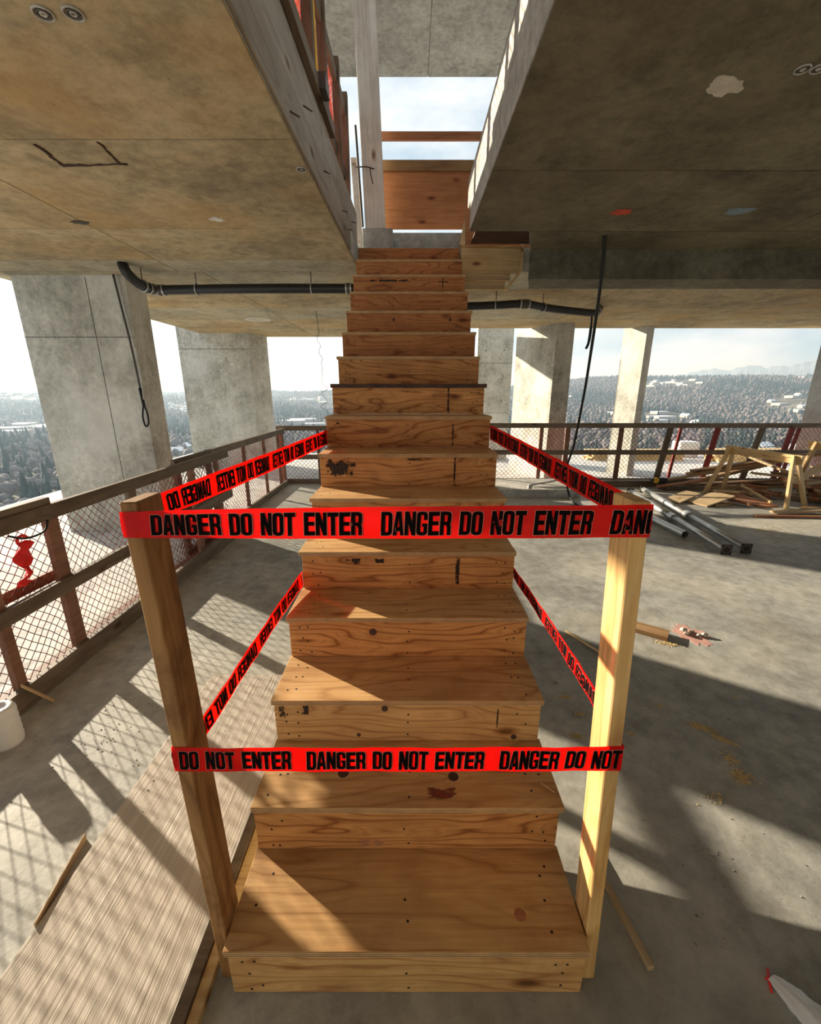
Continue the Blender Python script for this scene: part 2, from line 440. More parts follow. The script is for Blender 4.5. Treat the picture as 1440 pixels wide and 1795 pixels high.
# ---- slab over this storey: body prisms and soffit form panels
def slab_piece(name, poly, mat, label):
    o = prism(name, poly, SOF + 0.012, SLAB, mat)
    return tag(o, label, kind='structure')
ceil_left = slab_piece('ceiling', [(-4.58, -5), (EDGE(-5), -5), (EDGE(4.95), 4.95), (-4.58, 4.95)], M['slab_edge'], 'tan concrete ceiling slab on the column side of the stair opening')
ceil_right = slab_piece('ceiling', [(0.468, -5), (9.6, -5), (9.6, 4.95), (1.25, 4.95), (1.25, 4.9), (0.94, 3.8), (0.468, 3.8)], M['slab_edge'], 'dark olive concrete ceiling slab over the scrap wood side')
ceil_back = slab_piece('ceiling', [(-4.58, 4.95), (9.6, 4.95), (9.6, 9.1), (1.2, 9.1), (1.2, 10.5), (-4.58, 10.5)], M['slab_edge'], 'concrete ceiling slab beyond the head of the stairs')
G = 0.005
def panel(parent, poly, mat):
    o = prism('soffit_panel', poly, SOF, SOF + 0.014, mat)
    o.parent = parent
    o.matrix_parent_inverse = Matrix.Translation(-parent.location)
    return o
def rect(x0, x1, y0, y1): return [(x0 + G, y0 + G), (x1 - G, y0 + G), (x1 - G, y1 - G), (x0 + G, y1 - G)]
ys = [-5, -2.3, 0.14, 1.34, 2.54, 3.74, 4.55, 4.95]
for i in range(len(ys) - 1):
    y0, y1 = ys[i], ys[i + 1]
    mt = M['soffit_grey'] if y0 >= 4.5 else M['soffit_tan']
    panel(ceil_left, rect(-4.58, -2.45, y0, y1), mt)
    panel(ceil_left, [(-2.45 + G, y0 + G), (EDGE(y0) - G, y0 + G), (EDGE(y1) - G, y1 - G), (-2.45 + G, y1 - G)], mt)
ys = [-5, -2.0, 0.45, 1.65, 2.85, 3.8]
for i in range(len(ys) - 1):
    for x0, x1 in ((0.468, 2.9), (2.9, 5.3), (5.3, 9.6)):
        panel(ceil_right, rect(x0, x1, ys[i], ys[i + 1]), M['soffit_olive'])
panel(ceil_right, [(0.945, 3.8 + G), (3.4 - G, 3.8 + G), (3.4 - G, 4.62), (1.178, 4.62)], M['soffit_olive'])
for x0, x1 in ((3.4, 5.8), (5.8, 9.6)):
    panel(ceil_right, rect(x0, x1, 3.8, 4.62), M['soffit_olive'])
yb = [(4.95, 5.75, 'soffit_grey'), (5.75, 6.95, 'soffit_tan'), (6.95, 8.0, 'soffit_grey'), (8.0, 9.1, 'soffit_tan')]
for y0, y1, k in yb:
    for x0, x1 in ((-4.58, -2.2), (-2.2, 0.2), (0.2, 2.6), (2.6, 5.0), (5.0, 7.4), (7.4, 9.6)):
        panel(ceil_back, rect(x0, x1, y0, y1), M['soffit_tan'] if x0 >= 2.5 and k == 'soffit_grey' else M[k])
for x0, x1 in ((-4.58, -2.2), (-2.2, 1.2)):
    panel(ceil_back, rect(x0, x1, 9.1, 10.5), M['soffit_tan'])
tag(box2('trim_3', (0.468, -1.0, SLAB - .002), (0.60, 3.98, 3.37), M['slab_edge'], bevel=.006), 'pale sunlit concrete upstand along the stair opening', kind='structure')
# downstand beam
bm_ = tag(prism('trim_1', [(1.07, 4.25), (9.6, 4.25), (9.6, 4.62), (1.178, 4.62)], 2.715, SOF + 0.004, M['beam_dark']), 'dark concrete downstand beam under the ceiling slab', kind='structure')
# slab over the next storey
up = tag(box2('ceiling', (-6.0, -5, 6.12), (9.0, 7.58, 6.36), M['upper_soffit']), 'grey concrete slab over the storey above the stairs', kind='structure')
for i, x in enumerate((-3.6, -1.2, 0.25, 1.75, 4.1)):
    pass
xs = [-6.0, -3.6, -1.2, 0.25, 1.25, 3.6, 6.0, 9.0]
for i in range(len(xs) - 1):
    o = prism('soffit_panel', [(xs[i] + G, -5), (xs[i + 1] - G, -5), (xs[i + 1] - G, 7.575), (xs[i] + G, 7.575)], 6.108, 6.124, M['upper_soffit'])
    o.parent = up; o.matrix_parent_inverse = Matrix.Translation(-up.location)

# ---- columns and stub walls
def lift_line(parent, boxes):
    for lo, hi in boxes: 
        c = box2('lift_joint', lo, hi, M['soffit_grey']); c.parent = parent; c.matrix_parent_inverse = Matrix.Translation(-parent.location)
def column(poly, z1, label, mat='column'):
    o = prism('concrete_column', poly, 0, z1, M[mat])
    return tag(o, label, kind='structure')
c1 = column([(-4.36, 5.1), (-3.12, 5.1), (-3.17, 5.56), (-4.36, 5.56)], SOF + 0.004, 'wide stained concrete column with a black sling hung down its edge')
c1.name = 'wall_left'
for z in (2.32,):
    o = box2('form_joint', (-4.362, 5.097, z), (-3.118, 5.10, z + 0.006), M['dark_steel']); o.parent = c1; o.matrix_parent_inverse = Matrix.Translation(-c1.location)
o = box2('form_joint', (-3.555, 5.0975, 0), (-3.549, 5.10, 2.93), M['dark_steel']); o.parent = c1; o.matrix_parent_inverse = Matrix.Translation(-c1.location)
c2 = column([(-5.08, 9.8), (-3.52, 9.8), (-3.30, 10.35), (-5.0, 10.35)], 3.35, 'pale grey concrete column behind the corner of the mesh fence')
c2.name = 'wall_back'
o = box2('form_joint', (-5.082, 9.797, 2.62), (-3.52, 9.8, 2.628), M['dark_steel']); o.parent = c2; o.matrix_parent_inverse = Matrix.Translation(-c2.location)
c3 = column([(1.65, 11.0), (2.52, 11.0), (2.52, 11.3), (1.65, 11.3)], SOF + .3, 'pale concrete wall with tie holes right behind the stairs')
c3.name = 'wall_stub'
for zz in (0.9, 1.5, 2.1, 2.7):
    for xx in (1.86, 2.31):
        V, Fc = tube_geo([(xx, 10.997, zz), (xx, 11.002, zz)], 0.014, 8)
        q = mesh_obj('tie_hole', V, Fc, M['screw'], c3); q.matrix_parent_inverse = Matrix.Translation(-c3.location)
for zz in (1.2, 2.4):
    q = box2('form_joint', (1.648, 10.997, zz), (2.52, 11.0, zz + .008), M['dark_steel'], c3); q.matrix_parent_inverse = Matrix.Translation(-c3.location)
c4 = column([(2.24, 9.5), (2.72, 8.42), (3.07, 8.47), (2.62, 9.6)], SOF + .004, 'sunlit concrete wall end with a dark shaded edge behind the fence')
c4.name = 'wall_fin'
c5 = column([(4.36, 9.25), (4.60, 8.80), (4.80, 8.92), (4.56, 9.37)], SOF + .3, 'slender sunlit concrete column behind the fence beside the black cable')
c5.name = 'wall_pier'
c6 = column([(8.0, 8.75), (9.3, 8.75), (9.3, 9.4), (8.66, 9.4)], SOF + .3, 'concrete column behind the fence past the sawhorses')
c6.name = 'wall_right'

tag(box2('wall_rear_added', (-1.6, -3.2, 0), (9.6, -2.95, SOF + .004), M['column']), 'unseen concrete wall added behind the camera to darken front-facing surfaces', kind='structure')  # out of view, added to dim the light on front-facing surfaces
# ---- low concrete curb in front of the back fence
curb = tag(box2('trim_2', (-0.45, 6.95, -0.01), (2.9, 7.9, 0.13), M['slab_edge'], bevel=0.01), 'low concrete curb under the fence beyond the stairs', kind='structure')

# =================================================================== STAIRS
SX = -0.013; SW = 1.05; RUN, RISE, Y0 = 0.2715, 0.198, 0.806
st = tag(empty('staircase', (SX, Y0, 0)), 'steep temporary plywood staircase climbing through the slab opening', 'staircase')
rnd = random.Random(5)
NS = 16
for i in range(NS):
    zt = RISE * (i + 1); y = Y0 + RUN * i
    if i < NS - 1:
        o = box('tread', (SW + rnd.uniform(-.004, .004), RUN + 0.02, 0.021), (rnd.uniform(-.003, .003), RUN * i + (RUN + 0.02) / 2 - 0.004, zt - 0.0105), M['tread'], st, bevel=0.0012)
        box('edge_band', (SW - 0.002, 0.0016, 0.0185), (0, -(RUN + .02) / 2 - 0.0006, 0), M['edge_pale'], o)
        for dz in (-0.0045, 0.0025):
            box('ply_layer', (SW - 0.003, 0.0012, 0.0022), (0, -(RUN + .02) / 2 - 0.0012, dz), M['edge_dark'], o)
    r = box('riser', (SW - 0.012 + rnd.uniform(-.006, .003), 0.017, RISE - 0.0225), (rnd.uniform(-.003, .003), RUN * i + 0.0095 + 0.004, zt - 0.021 - (RISE - 0.0225) / 2), M['stair_dim_worn'] if i >= 10 else M['stair_pale'] if i in (0, 2) else M['stair'], st, bevel=0.001)
    # screws
    if i < 13:
        geo = []
        for sx in (-0.47, -0.435, 0.0, 0.435, 0.47):
            for sz in (-0.055, 0.0, 0.055):
                if rnd.random() < 0.25: continue
                p = Vector((sx + rnd.uniform(-.01, .01), RUN * i + 0.0045, zt - 0.115 + sz + rnd.uniform(-.012, .012)))
                geo.append(tube_geo([p, p + Vector((0, .002, 0))], 0.0044, 6))
            if i < NS - 1:
                for sy in (0.05, 0.13, 0.21):
                    if rnd.random() < 0.3: continue
                    p = Vector((sx + rnd.uniform(-.012, .012), RUN * i + sy + rnd.uniform(-.02, .02), zt + 0.0004))
                    geo.append(tube_geo([p, p - Vector((0, 0, .002))], 0.0046, 6))
        V, Fc = join_geo(geo)
        tag(mesh_obj('screw_heads', V, Fc, M['screw'], st), kind='stuff')
    if i == 8:
        box('dark_strip', (SW + 0.012, 0.012, 0.026), (0, RUN * i - 0.008, zt - 0.011), M['dark_edge'], st)
for sx in (-1, 1):   # saw-tooth stringers under the treads
    prof = [(0.03, 0.0), (0.03, RISE - 0.022)]
    for i in range(NS - 1):
        prof += [(RUN * (i + 1) + 0.024, RISE * (i + 1) - 0.022), (RUN * (i + 1) + 0.024, RISE * (i + 2) - 0.024)]
    prof += [(RUN * 15 + 0.05, RISE * 16 - .03), (RUN * 15 + 0.05, RISE * 16 - 0.34), (0.36, 0.0)]
    n = len(prof); x0, x1 = sx * 0.47 - 0.019, sx * 0.47 + 0.019
    V = [(x0, p[0], p[1]) for p in prof] + [(x1, p[0], p[1]) for p in prof]
    Fc = [tuple(range(n)), tuple(range(n, 2 * n))[::-1]] + [(i, (i + 1) % n, n + (i + 1) % n, n + i) for i in range(n)]
    fix_normals(mesh_obj('stringer', V, Fc, M['lumber_x'], st))
# printed lines, scuffs and stains on the plywood
def mark(i, x, z, w, h, mat):
    box('scuff_mark', (w, 0.0008, h), (x - SX, RUN * i + 0.0034, RISE * i + z), M[mat], st)
def mark_t(i, x, y, w, d, mat):
    box('stain', (w, d, 0.0006), (x - SX, RUN * i + y, RISE * (i + 1) + 0.0005), M[mat], st)
mark(6, -0.41, 0.115, 0.22, 0.125, 'scuff')
mark(6, 0.26, 0.09, 0.012, 0.17, 'scuff_line'); mark(8, 0.26, 0.09, 0.012, 0.17, 'scuff_line'); mark(7, 0.27, 0.08, 0.009, 0.14, 'scuff_line')
mark(6, 0.03, 0.165, 0.14, 0.012, 'scuff')
mark(4, 0.23, 0.10, 0.02, 0.15, 'scuff_line'); mark(4, -0.28, 0.145, 0.10, 0.04, 'scuff'); mark(4, -0.15, 0.15, 0.06, 0.03, 'scuff')
mark(2, -0.50, 0.14, 0.024, 0.05, 'scuff_line'); mark(2, -0.41, 0.15, 0.028, 0.045, 'scuff_line'); mark(2, 0.34, 0.11, 0.006, 0.09, 'scuff_line')
mark(7, -0.46, 0.155, 0.03, 0.02, 'scuff'); mark(13, -0.2, 0.15, 0.5, 0.022, 'scuff'); mark(13, 0.30, 0.13, 0.008, 0.10, 'scuff_line'); mark(13, 0.30, 0.14, 0.10, 0.008, 'scuff_line')
mark(1, -0.12, 0.03, 0.14, 0.05, 'paint_haze')
mark_t(1, 0.11, 0.05, 0.12, 0.05, 'red_stain')
# larger knots as plugs set flush in the treads
def plug(i, x, y, r):
    V, Fc = tube_geo([(x - SX, RUN * i + y, RISE * (i + 1) + 0.0007), (x - SX, RUN * i + y, RISE * (i + 1) - 0.004)], r, 14)
    mesh_obj('knot', V, Fc, M['dark_edge'], st, smooth=False)
plug(1, -0.245, 0.13, 0.020); plug(1, 0.155, 0.115, 0.019)
V, Fc = tube_geo([(0.335 - SX, 0.085, RISE + 0.0007), (0.335 - SX, 0.085, RISE - 0.004)], 0.018, 14)
mesh_obj('knot', V, Fc, M['scrap_b'], st, smooth=False)
for (i, x, z, r) in ((2, -0.10, 0.155, .013), (2, -0.205, 0.03, .008), (2, 0.41, 0.02, .012), (3, -0.165, 0.125, .017), (11, 0.33, .13, .012), (11, -0.14, .13, .011)):
    V, Fc = tube_geo([(x - SX, RUN * i + 0.0035, RISE * i + z), (x - SX, RUN * i + 0.006, RISE * i + z)], r, 12)
    mesh_obj('knot', V, Fc, M['dark_edge'], st, smooth=False)

# ---- landing box beside the stair head
YL = Y0 + RUN * 15
ld = tag(empty('landing_platform', (0.8, YL, 2.78)), 'wooden landing box with stepped ledges at the head of the stairs', 'landing')
def lbox(n, lo, hi, m, bev=.002):
    o = box2(n, Vector(lo) - Vector(ld.location), Vector(hi) - Vector(ld.location), m, ld, bevel=bev); return o
lbox('front_board', (0.520, YL - 0.004, 2.935), (1.135, YL + 0.034, 3.148), M['lumber_x'])
lbox('top_sheet', (0.520, YL - 0.012, 3.150), (1.15, YL + 0.06, 3.169), M['tread'])
lbox('ledge_board', (0.520, YL + 0.0, 2.852), (1.04, YL + 0.03, 2.915), M['scrap_c'])
lbox('ledge_trim', (0.520, YL - 0.012, 2.916), (1.13, YL + 0.03, 2.934), M['lumber_x'])
lbox('ledge_board', (0.520, YL + 0.0, 2.775), (0.99, YL + 0.03, 2.835), M['scrap_c'])
lbox('ledge_trim', (0.520, YL - 0.012, 2.836), (1.04, YL + 0.03, 2.851), M['lumber_x'])
lbox('ledge_trim', (0.520, YL - 0.012, 2.760), (0.99, YL + 0.03, 2.774), M['lumber_x'])
V = [(0.985, 0, 2.76), (1.135, 0, 2.94), (1.135, 0, 3.30), (1.16, 0, 3.30), (1.16, 0, 2.93), (1.02, 0, 2.76)]
Vv = [Vector((x, YL - 0.014, z)) - Vector(ld.location) for x, y, z in V] + [Vector((x, YL + 0.05, z)) - Vector(ld.location) for x, y, z in V]
fix_normals(mesh_obj('gusset', Vv, [(0, 1, 2, 3, 4, 5), (6, 7, 8, 9, 10, 11)] + [(i, (i + 1) % 6, 6 + (i + 1) % 6, 6 + i) for i in range(6)], M['lumber_x'], ld))
lbox('cover_sheet', (0.61, 3.86, 3.172), (1.22, 4.84, 3.19), M['dark_edge'])
lbox('back_board', (0.55, YL + 0.10, 3.172), (1.45, YL + 0.12, 3.50), M['panel_red'])
V = [Vector(p) - Vector(ld.location) for p in ((0.50, YL - .01, 3.17), (0.56, YL - .01, 3.17), (0.545, YL - .01, 3.40), (0.50, YL + .03, 3.17), (0.56, YL + .03, 3.17), (0.545, YL + .03, 3.40))]
fix_normals(mesh_obj('wedge', V, [(0, 1, 2), (3, 5, 4), (0, 3, 4, 1), (1, 4, 5, 2), (2, 5, 3, 0)], M['lumber_x'], ld))

# ---- guard at the back of the landing
gd = tag(empty('plywood_guard', (0.25, 5.3, SLAB)), 'red-brown plywood guard panel with a rail above it at the stair head', 'guard rail')
def gbox(n, lo, hi, m, bev=.002): return box2(n, Vector(lo) - Vector(gd.location), Vector(hi) - Vector(gd.location), m, gd, bevel=bev)
gbox('plywood_panel', (-0.36, 5.31, 3.455), (0.92, 5.33, 4.00), M['panel_red'])
gbox('cap_board', (-0.36, 5.27, 3.985), (0.92, 5.31, 4.08), M['scrap_a'])
gbox('top_rail', (-0.36, 5.285, 4.262), (1.0, 5.323, 4.335), M['scrap_b'])
for x in (-0.36, 0.95):
    gbox('post', (x, 5.33, SLAB), (x + .04, 5.42, 4.42), M['scrap_a'])
blk = tag(box2('concrete_block', (-0.50, 4.97, SLAB), (-0.185, 5.14, 3.355), M['upper_soffit'], bevel=.006), 'grey concrete block under the foot of the whitewashed post', 'block')
crb = tag(box2('concrete_kerb', (-0.42, 5.16, SLAB), (0.66, 5.26, 3.375), M['upper_soffit'], bevel=.006), 'long grey concrete kerb below the plywood guard', 'kerb')
wp = tag(upright('timber_post', (-0.365, 5.05, 3.356), (-0.458, 5.05, 6.106), 0.205, 0.14, M['white_wood']), 'tall whitewashed timber post standing at the stair head', 'post')
bl = tag(empty('rebar_bracket', (-0.455, 4.96, 3.36)), 'dark steel bar and wire tie against the whitewashed post', 'bar')
a = Vector(bl.location)
beam('pale_strip', Vector((-0.535, 5.08, 3.17)) - a, Vector((-0.575, 5.08, 4.0)) - a, .06, .07, M['white_wood'], bl, up=(0, 1, 0))
beam('bar', Vector((-0.49, 4.955, 3.36)) - a, Vector((-0.535, 4.955, 4.22)) - a, .02, .02, M['dark_steel'], bl, up=(0, 1, 0))
tube('wire_tie', [Vector(p) - a for p in ((-0.56, 4.95, 3.875), (-0.44, 4.93, 3.87), (-0.36, 4.94, 3.855))], .006, M['rust_wire'], bl)
tube('wire_tie', [Vector(p) - a for p in ((-0.40, 4.93, 3.87), (-0.395, 4.93, 3.80), (-0.375, 4.94, 3.73))], .005, M['rust_wire'], bl)

# ---- boards on top of the opening's edge and the guardrail above
eb = tag(empty('edge_boards', (EDGE(2.0) + 0.0, 2.0, SLAB)), 'weathered grey planks standing along the edge of the stair opening', 'planks')
def elbox(n, y0, y1, z0, z1, mat, off=0.0, th=0.03):
    base = Vector(eb.location)
    pts = []
    for z in (z0, z1):
        for (yy, dx) in ((y0, 0), (y1, 0), (y1, -th), (y0, -th)):
            pts.append(Vector((EDGE(yy) + off + dx, yy, z)) - base)
    return fix_normals(mesh_obj(n, pts, BOXF, mat, eb))
elbox('plank', -0.5, 3.30, SLAB + .003, 3.47, M['grey_wood'], 0.0)
elbox('plank', 3.305, 4.86, SLAB + .003, 3.44, M['grey_wood'], 0.0)
elbox('lower_face_board', -0.5, 4.29, 2.965, SLAB - .004, M['grey_wood'], 0.016, 0.014)
for (y, z, dy) in ((2.45, 3.02, .16), (2.75, 3.20, .0), (3.2, 3.10, .12), (3.9, 3.13, .14), (4.15, 3.08, .1), (4.4, 3.22, .1)):
    base = Vector(eb.location)
    tube('nail', [Vector((EDGE(y) + .014, y, z)) - base, Vector((EDGE(y) + .045, y + .07, z + .012)) - base], .004, M['rust_wire'], eb, sides=6)

def strands(us, vs, P, r, wob, seed, mode='diamond', cell=0.05, seg=None):
    """thin netting strands; P(u,v)->Vector over us=(u0,u1), vs=(v0,v1) in metres"""
    rr = random.Random(seed); ph = [rr.uniform(0, 6.28) for _ in range(8)]
    u0, u1 = us; v0, v1 = vs
    def W(u, v):
        du = wob * (math.sin(3.1 * u + 2.3 * v + ph[0]) + 0.6 * math.sin(7.3 * u - 4.1 * v + ph[1]) + .35 * math.sin(17 * u + 13 * v + ph[4]))
        dv = wob * (math.sin(2.7 * u - 3.3 * v + ph[2]) + 0.6 * math.sin(6.1 * u + 5.7 * v + ph[3]) + .35 * math.sin(19 * u - 11 * v + ph[5]))
        return P(min(max(u + du, u0), u1), min(max(v + dv, v0), v1))
    geo = []
    step = seg or cell * 1.6
    def run(a, b):
        L = math.hypot(b[0] - a[0], b[1] - a[1])
        if L < cell * .3: return
        n = max(1, int(L / step))
        pts = [W(a[0] + (b[0] - a[0]) * k / n, a[1] + (b[1] - a[1]) * k / n) for k in range(n + 1)]
        geo.append(tube_geo(pts, r, 3, cap=False))
    if mode == 'diamond':
        d = cell * 1.414; H = v1 - v0; c = u0 - H
        while c < u1:
            a, b = max(c, u0), min(c + H, u1)
            if b > a:
                run((a, v0 + a - c), (b, v0 + b - c)); run((a, v1 - (a - c)), (b, v1 - (b - c)))
            c += d
    else:
        u = u0
        while u <= u1: run((u, v0), (u, v1)); u += cell
        v = v0
        while v <= v1: run((u0, v), (u1, v)); v += cell
    return join_geo(geo)

ug = tag(empty('upper_guardrail', (-0.75, 2.0, SLAB)), 'wood guardrail with orange netting and a yellow bar above the opening edge', 'guard rail')
ub = Vector(ug.location)
def EO(y, off, z): return Vector((EDGE(y) + off, y, z)) - ub
beam('bottom_rail', EO(0.2, .022, 3.475), EO(3.55, .022, 3.475), .038, .075, M['rail_old'], ug)
beam('pale_rail', EO(0.2, -.035, 3.54), EO(3.2, -.035, 3.54), .05, .05, M['lumber_x'], ug)
beam('mid_rail', EO(0.2, -.09, 3.86), EO(4.75, -.09, 3.70), .038, .089, M['rail_old'], ug)
beam('top_rail', EO(0.2, -.07, 4.32), EO(4.80, -.07, 4.20), .038, .089, M['rail_old'], ug)
for y, off in ((1.2, -.063), (3.05, -.005), (3.75, -.063), (4.3, -.063), (4.72, -.063)):
    beam('post', EO(y, off, 3.469 if off > -.02 else SLAB + .001), EO(y, off, 4.34), .06, .06, M['rail_old'], ug, up=(0, 1, 0))
beam('yellow_bar', EO(3.26, -.02, 3.471), EO(3.22, -.03, 4.40), .045, .05, M['yellow'], ug, up=(0, 1, 0))
box('rail_bracket', (.10, .12, .085), EO(3.12, .03, 3.49), M['dark_steel'], ug, bevel=.004)
V, Fc = strands((0.2, 4.7), (3.46, 4.3), lambda u, v: EO(u, -.113, v), .0035, .012, 3, cell=.04)
tag(mesh_obj('orange_netting', V, Fc, M['net_orange'], ug), kind='stuff')

# =================================================================== POSTS AND DANGER TAPE
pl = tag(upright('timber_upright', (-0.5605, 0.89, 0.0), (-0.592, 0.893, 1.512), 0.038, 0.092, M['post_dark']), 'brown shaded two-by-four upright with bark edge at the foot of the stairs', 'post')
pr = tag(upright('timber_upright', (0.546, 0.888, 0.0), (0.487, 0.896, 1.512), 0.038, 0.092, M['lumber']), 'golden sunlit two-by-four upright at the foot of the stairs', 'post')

LET = {}
def ring(o, i):
    n = len(o); return [[o[k], o[(k + 1) % n], i[(k + 1) % n], i[k]] for k in range(n)]
def R_(x0, y0, x1, y1): return [(x0, y0), (x1, y0), (x1, y1), (x0, y1)]
LET['D'] = ring([(0, 0), (0, 1), (.68, 1), (.92, .94), (1, .84), (1, .16), (.92, .06), (.68, 0)], [(.36, .15), (.36, .85), (.54, .85), (.62, .83), (.64, .78), (.64, .22), (.62, .17), (.54, .15)])
OO = [(.32, 0), (.08, .05), (0, .17), (0, .83), (.08, .95), (.32, 1), (.68, 1), (.92, .95), (1, .83), (1, .17), (.92, .05), (.68, 0)]
OI = [(.45, .14), (.38, .16), (.36, .2), (.36, .8), (.38, .84), (.45, .86), (.55, .86), (.62, .84), (.64, .8), (.64, .2), (.62, .16), (.55, .14)]
LET['O'] = ring(OO, OI)
LET['A'] = [[(0, 0), (.33, 0), (.56, 1), (.27, 1)], [(.67, 0), (1, 0), (.73, 1), (.44, 1)], [(.25, .18), (.75, .18), (.72, .36), (.28, .36)]]
LET['N'] = [R_(0, 0, .34, 1), R_(.66, 0, 1, 1), [(.0, 1), (.36, 1), (1, 0), (.64, 0)]]
gq = ring(OO, OI); LET['G'] = [q for k, q in enumerate(gq) if k != 8] + [R_(.64, .64, 1, .83), R_(.64, .1, 1, .5), R_(.5, .36, 1, .5)]
LET['E'] = [R_(0, 0, .38, 1), R_(.3, 0, 1, .18), R_(.3, .42, .92, .59), R_(.3, .82, 1, 1)]
LET['R'] = [R_(0, 0, .36, 1)] + ring([(.1, .42), (.1, 1), (.7, 1), (.94, .94), (1, .86), (1, .58), (.92, .48), (.7, .42)], [(.36, .56), (.36, .85), (.54, .85), (.62, .84), (.64, .8), (.64, .62), (.62, .57), (.54, .56)]) + [R_(.64, 0, 1, .36), [(.5, .46), (.64, .3), (1, .3), (.92, .5)]]
LET['T'] = [R_(0, .82, 1, 1), R_(.31, 0, .69, .9)]

def tape(label, path, phase, tw=0.075, wrap=None, flip=1, twist=None, start=False):
    """path: list of (point, width) along the centre line; text runs along the path on the side 'flip' faces.
       The print shows through the film, so the far side carries it mirrored."""
    P = [Vector(p) for p, w in path]; Wd = [w for p, w in path]
    S = [0.0]
    for k in range(1, len(P)): S.append(S[-1] + (P[k] - P[k - 1]).length)
    L = S[-1]
    def at(s):
        s = min(max(s, 0), L)
        k = 0
        while k < len(S) - 2 and S[k + 1] < s: k += 1
        t = (s - S[k]) / max(S[k + 1] - S[k], 1e-9)
        return P[k].lerp(P[k + 1], t), Wd[k] + (Wd[k + 1] - Wd[k]) * t, (P[k + 1] - P[k]).normalized()
    def surf(s, v, off):
        c, w, d = at(s)
        nrm = d.cross(Vector((0, 0, 1))).normalized()
        ang = twist(s / L) if twist else 0.0
        upv = Vector((0, 0, 1)) * math.cos(ang) + nrm * math.sin(ang)
        n2 = d.cross(upv).normalized()
        wav = 0.0012 * math.sin(23 * s + 5 * v) + 0.0008 * math.sin(61 * s)
        return c + upv * (v * w) + n2 * (off + wav)
    root = tag(empty('danger_tape', P[0]), label, 'tape')
    base = Vector(P[0])
    n = max(12, int(L / 0.03)); Vt = []; Ft = []
    ss = sorted(set([L * k / n for k in range(n + 1)] + S))
    for s in ss:
        for off in (-0.0002, 0.0002):
            for v in (-.5, -.25, 0, .25, .5): Vt.append(surf(s, v, off) - base)
    for k in range(len(ss) - 1):
        for off in range(2):
            for j in range(4):
                a = k * 10 + off * 5 + j; q = (a, a + 1, a + 11, a + 10)
                Ft.append(q if off == 0 else q[::-1])
        for j in (0, 4):
            a = k * 10 + j; Ft.append((a, a + 5, a + 15, a + 10))
    fix_normals(mesh_obj('tape_film', Vt, Ft, M['tape'], root))
    # lettering: every printed letter is a part of its own
    lw, lp, gap, pitch, lh = 0.0236, 0.0249, 0.0166, 0.487, 0.745
    s0 = phase if start else phase - pitch * math.ceil((phase + pitch) / pitch)
    while s0 < L:
        x = s0
        for ch in 'DANGER DO NOT ENTER':
            if ch == ' ': x += gap; continue
            Vl, Fl, Ml = [], [], []
            for mi, grow, offm in ((0, 0.05, 0.0011), (1, 0.0, 0.0017)):
                for poly in LET[ch]:
                    q = []
                    for (a, b) in poly:
                        a2 = .5 + (a - .5) * (1 + grow * 2.4); b2 = .5 + (b - .5) * (1 + grow)
                        q.append((x + (a2 + 0.10 * (b2 - .5)) * lw, (b2 - .5) * lh - 0.02))
                    if min(p[0] for p in q) < 0.002 or max(p[0] for p in q) > L - 0.002: continue
                    for sd in (-1, 1):
                        bI = len(Vl)
                        for (u, v) in q:
                            Vl.append(surf(u if flip > 0 else L - u, v, sd * offm) - base)
                        Fl.append(tuple(range(bI, bI + len(q)))); Ml.append(mi)
            if Vl:
                o = mesh_obj('letter', Vl, Fl, M['letter_edge'], root)
                o.data.materials.append(M['letters']); o.data.polygons.foreach_set('material_index', Ml)
            x += lp
        s0 += pitch
    return root
# front tapes (wrapped round the uprights)
tape('red danger tape stretched between the tops of the two uprights',
     [((-0.6125, 0.936, 1.463), .05), ((-0.6125, 0.8445, 1.463), .056), ((-0.50, 0.8445, 1.465), .062), ((-0.2, 0.8450, 1.467), .069), ((0.2, 0.8460, 1.469), .072), ((0.470, 0.8470, 1.4705), .072), ((0.5110, 0.8470, 1.4705), .072), ((0.5110, 0.94, 1.4705), .072)], 0.155, start=True)
tape('red danger tape stretched low across the bottom steps between the uprights',
     [((-0.5995, 0.936, 0.843), .072), ((-0.5995, 0.8430, 0.843), .074), ((0.0, 0.8435, 0.842), .075), ((0.5350, 0.8440, 0.844), .076), ((0.5350, 0.94, 0.844), .076)], 0.095 + 0.336)
# side tapes: text reads right from outside, mirrored from between the tapes
tape('red danger tape running from the brown upright up to the eighth step',
     [((-0.6135, 0.925, 1.470), .050), ((-0.605, 1.15, 1.463), .068), ((-0.58, 1.8, 1.452), .08), ((-0.543, 2.55, 1.452), .09), ((-0.5345, 2.72, 1.452), .094)], 0.03, flip=-1)
tape('red danger tape running low from the brown upright to the fifth step',
     [((-0.5995, 0.925, 0.800), .066), ((-0.585, 1.2, 0.812), .070), ((-0.56, 1.6, 0.832), .074), ((-0.5345, 1.905, 0.845), .078)], 0.06, flip=-1)
tape('red danger tape running from the golden upright up to the eighth step',
     [((0.5120, 0.925, 1.470), .066), ((0.513, 1.5, 1.472), .074), ((0.513, 2.2, 1.480), .082), ((0.5085, 2.72, 1.485), .09)], 0.10)
tape('red danger tape running low from the golden upright to the fifth step',
     [((0.5345, 0.925, 0.882), .060), ((0.53, 1.3, 0.880), .058), ((0.522, 1.6, 0.878), .056), ((0.5085, 1.905, 0.876), .055)], 0.08)

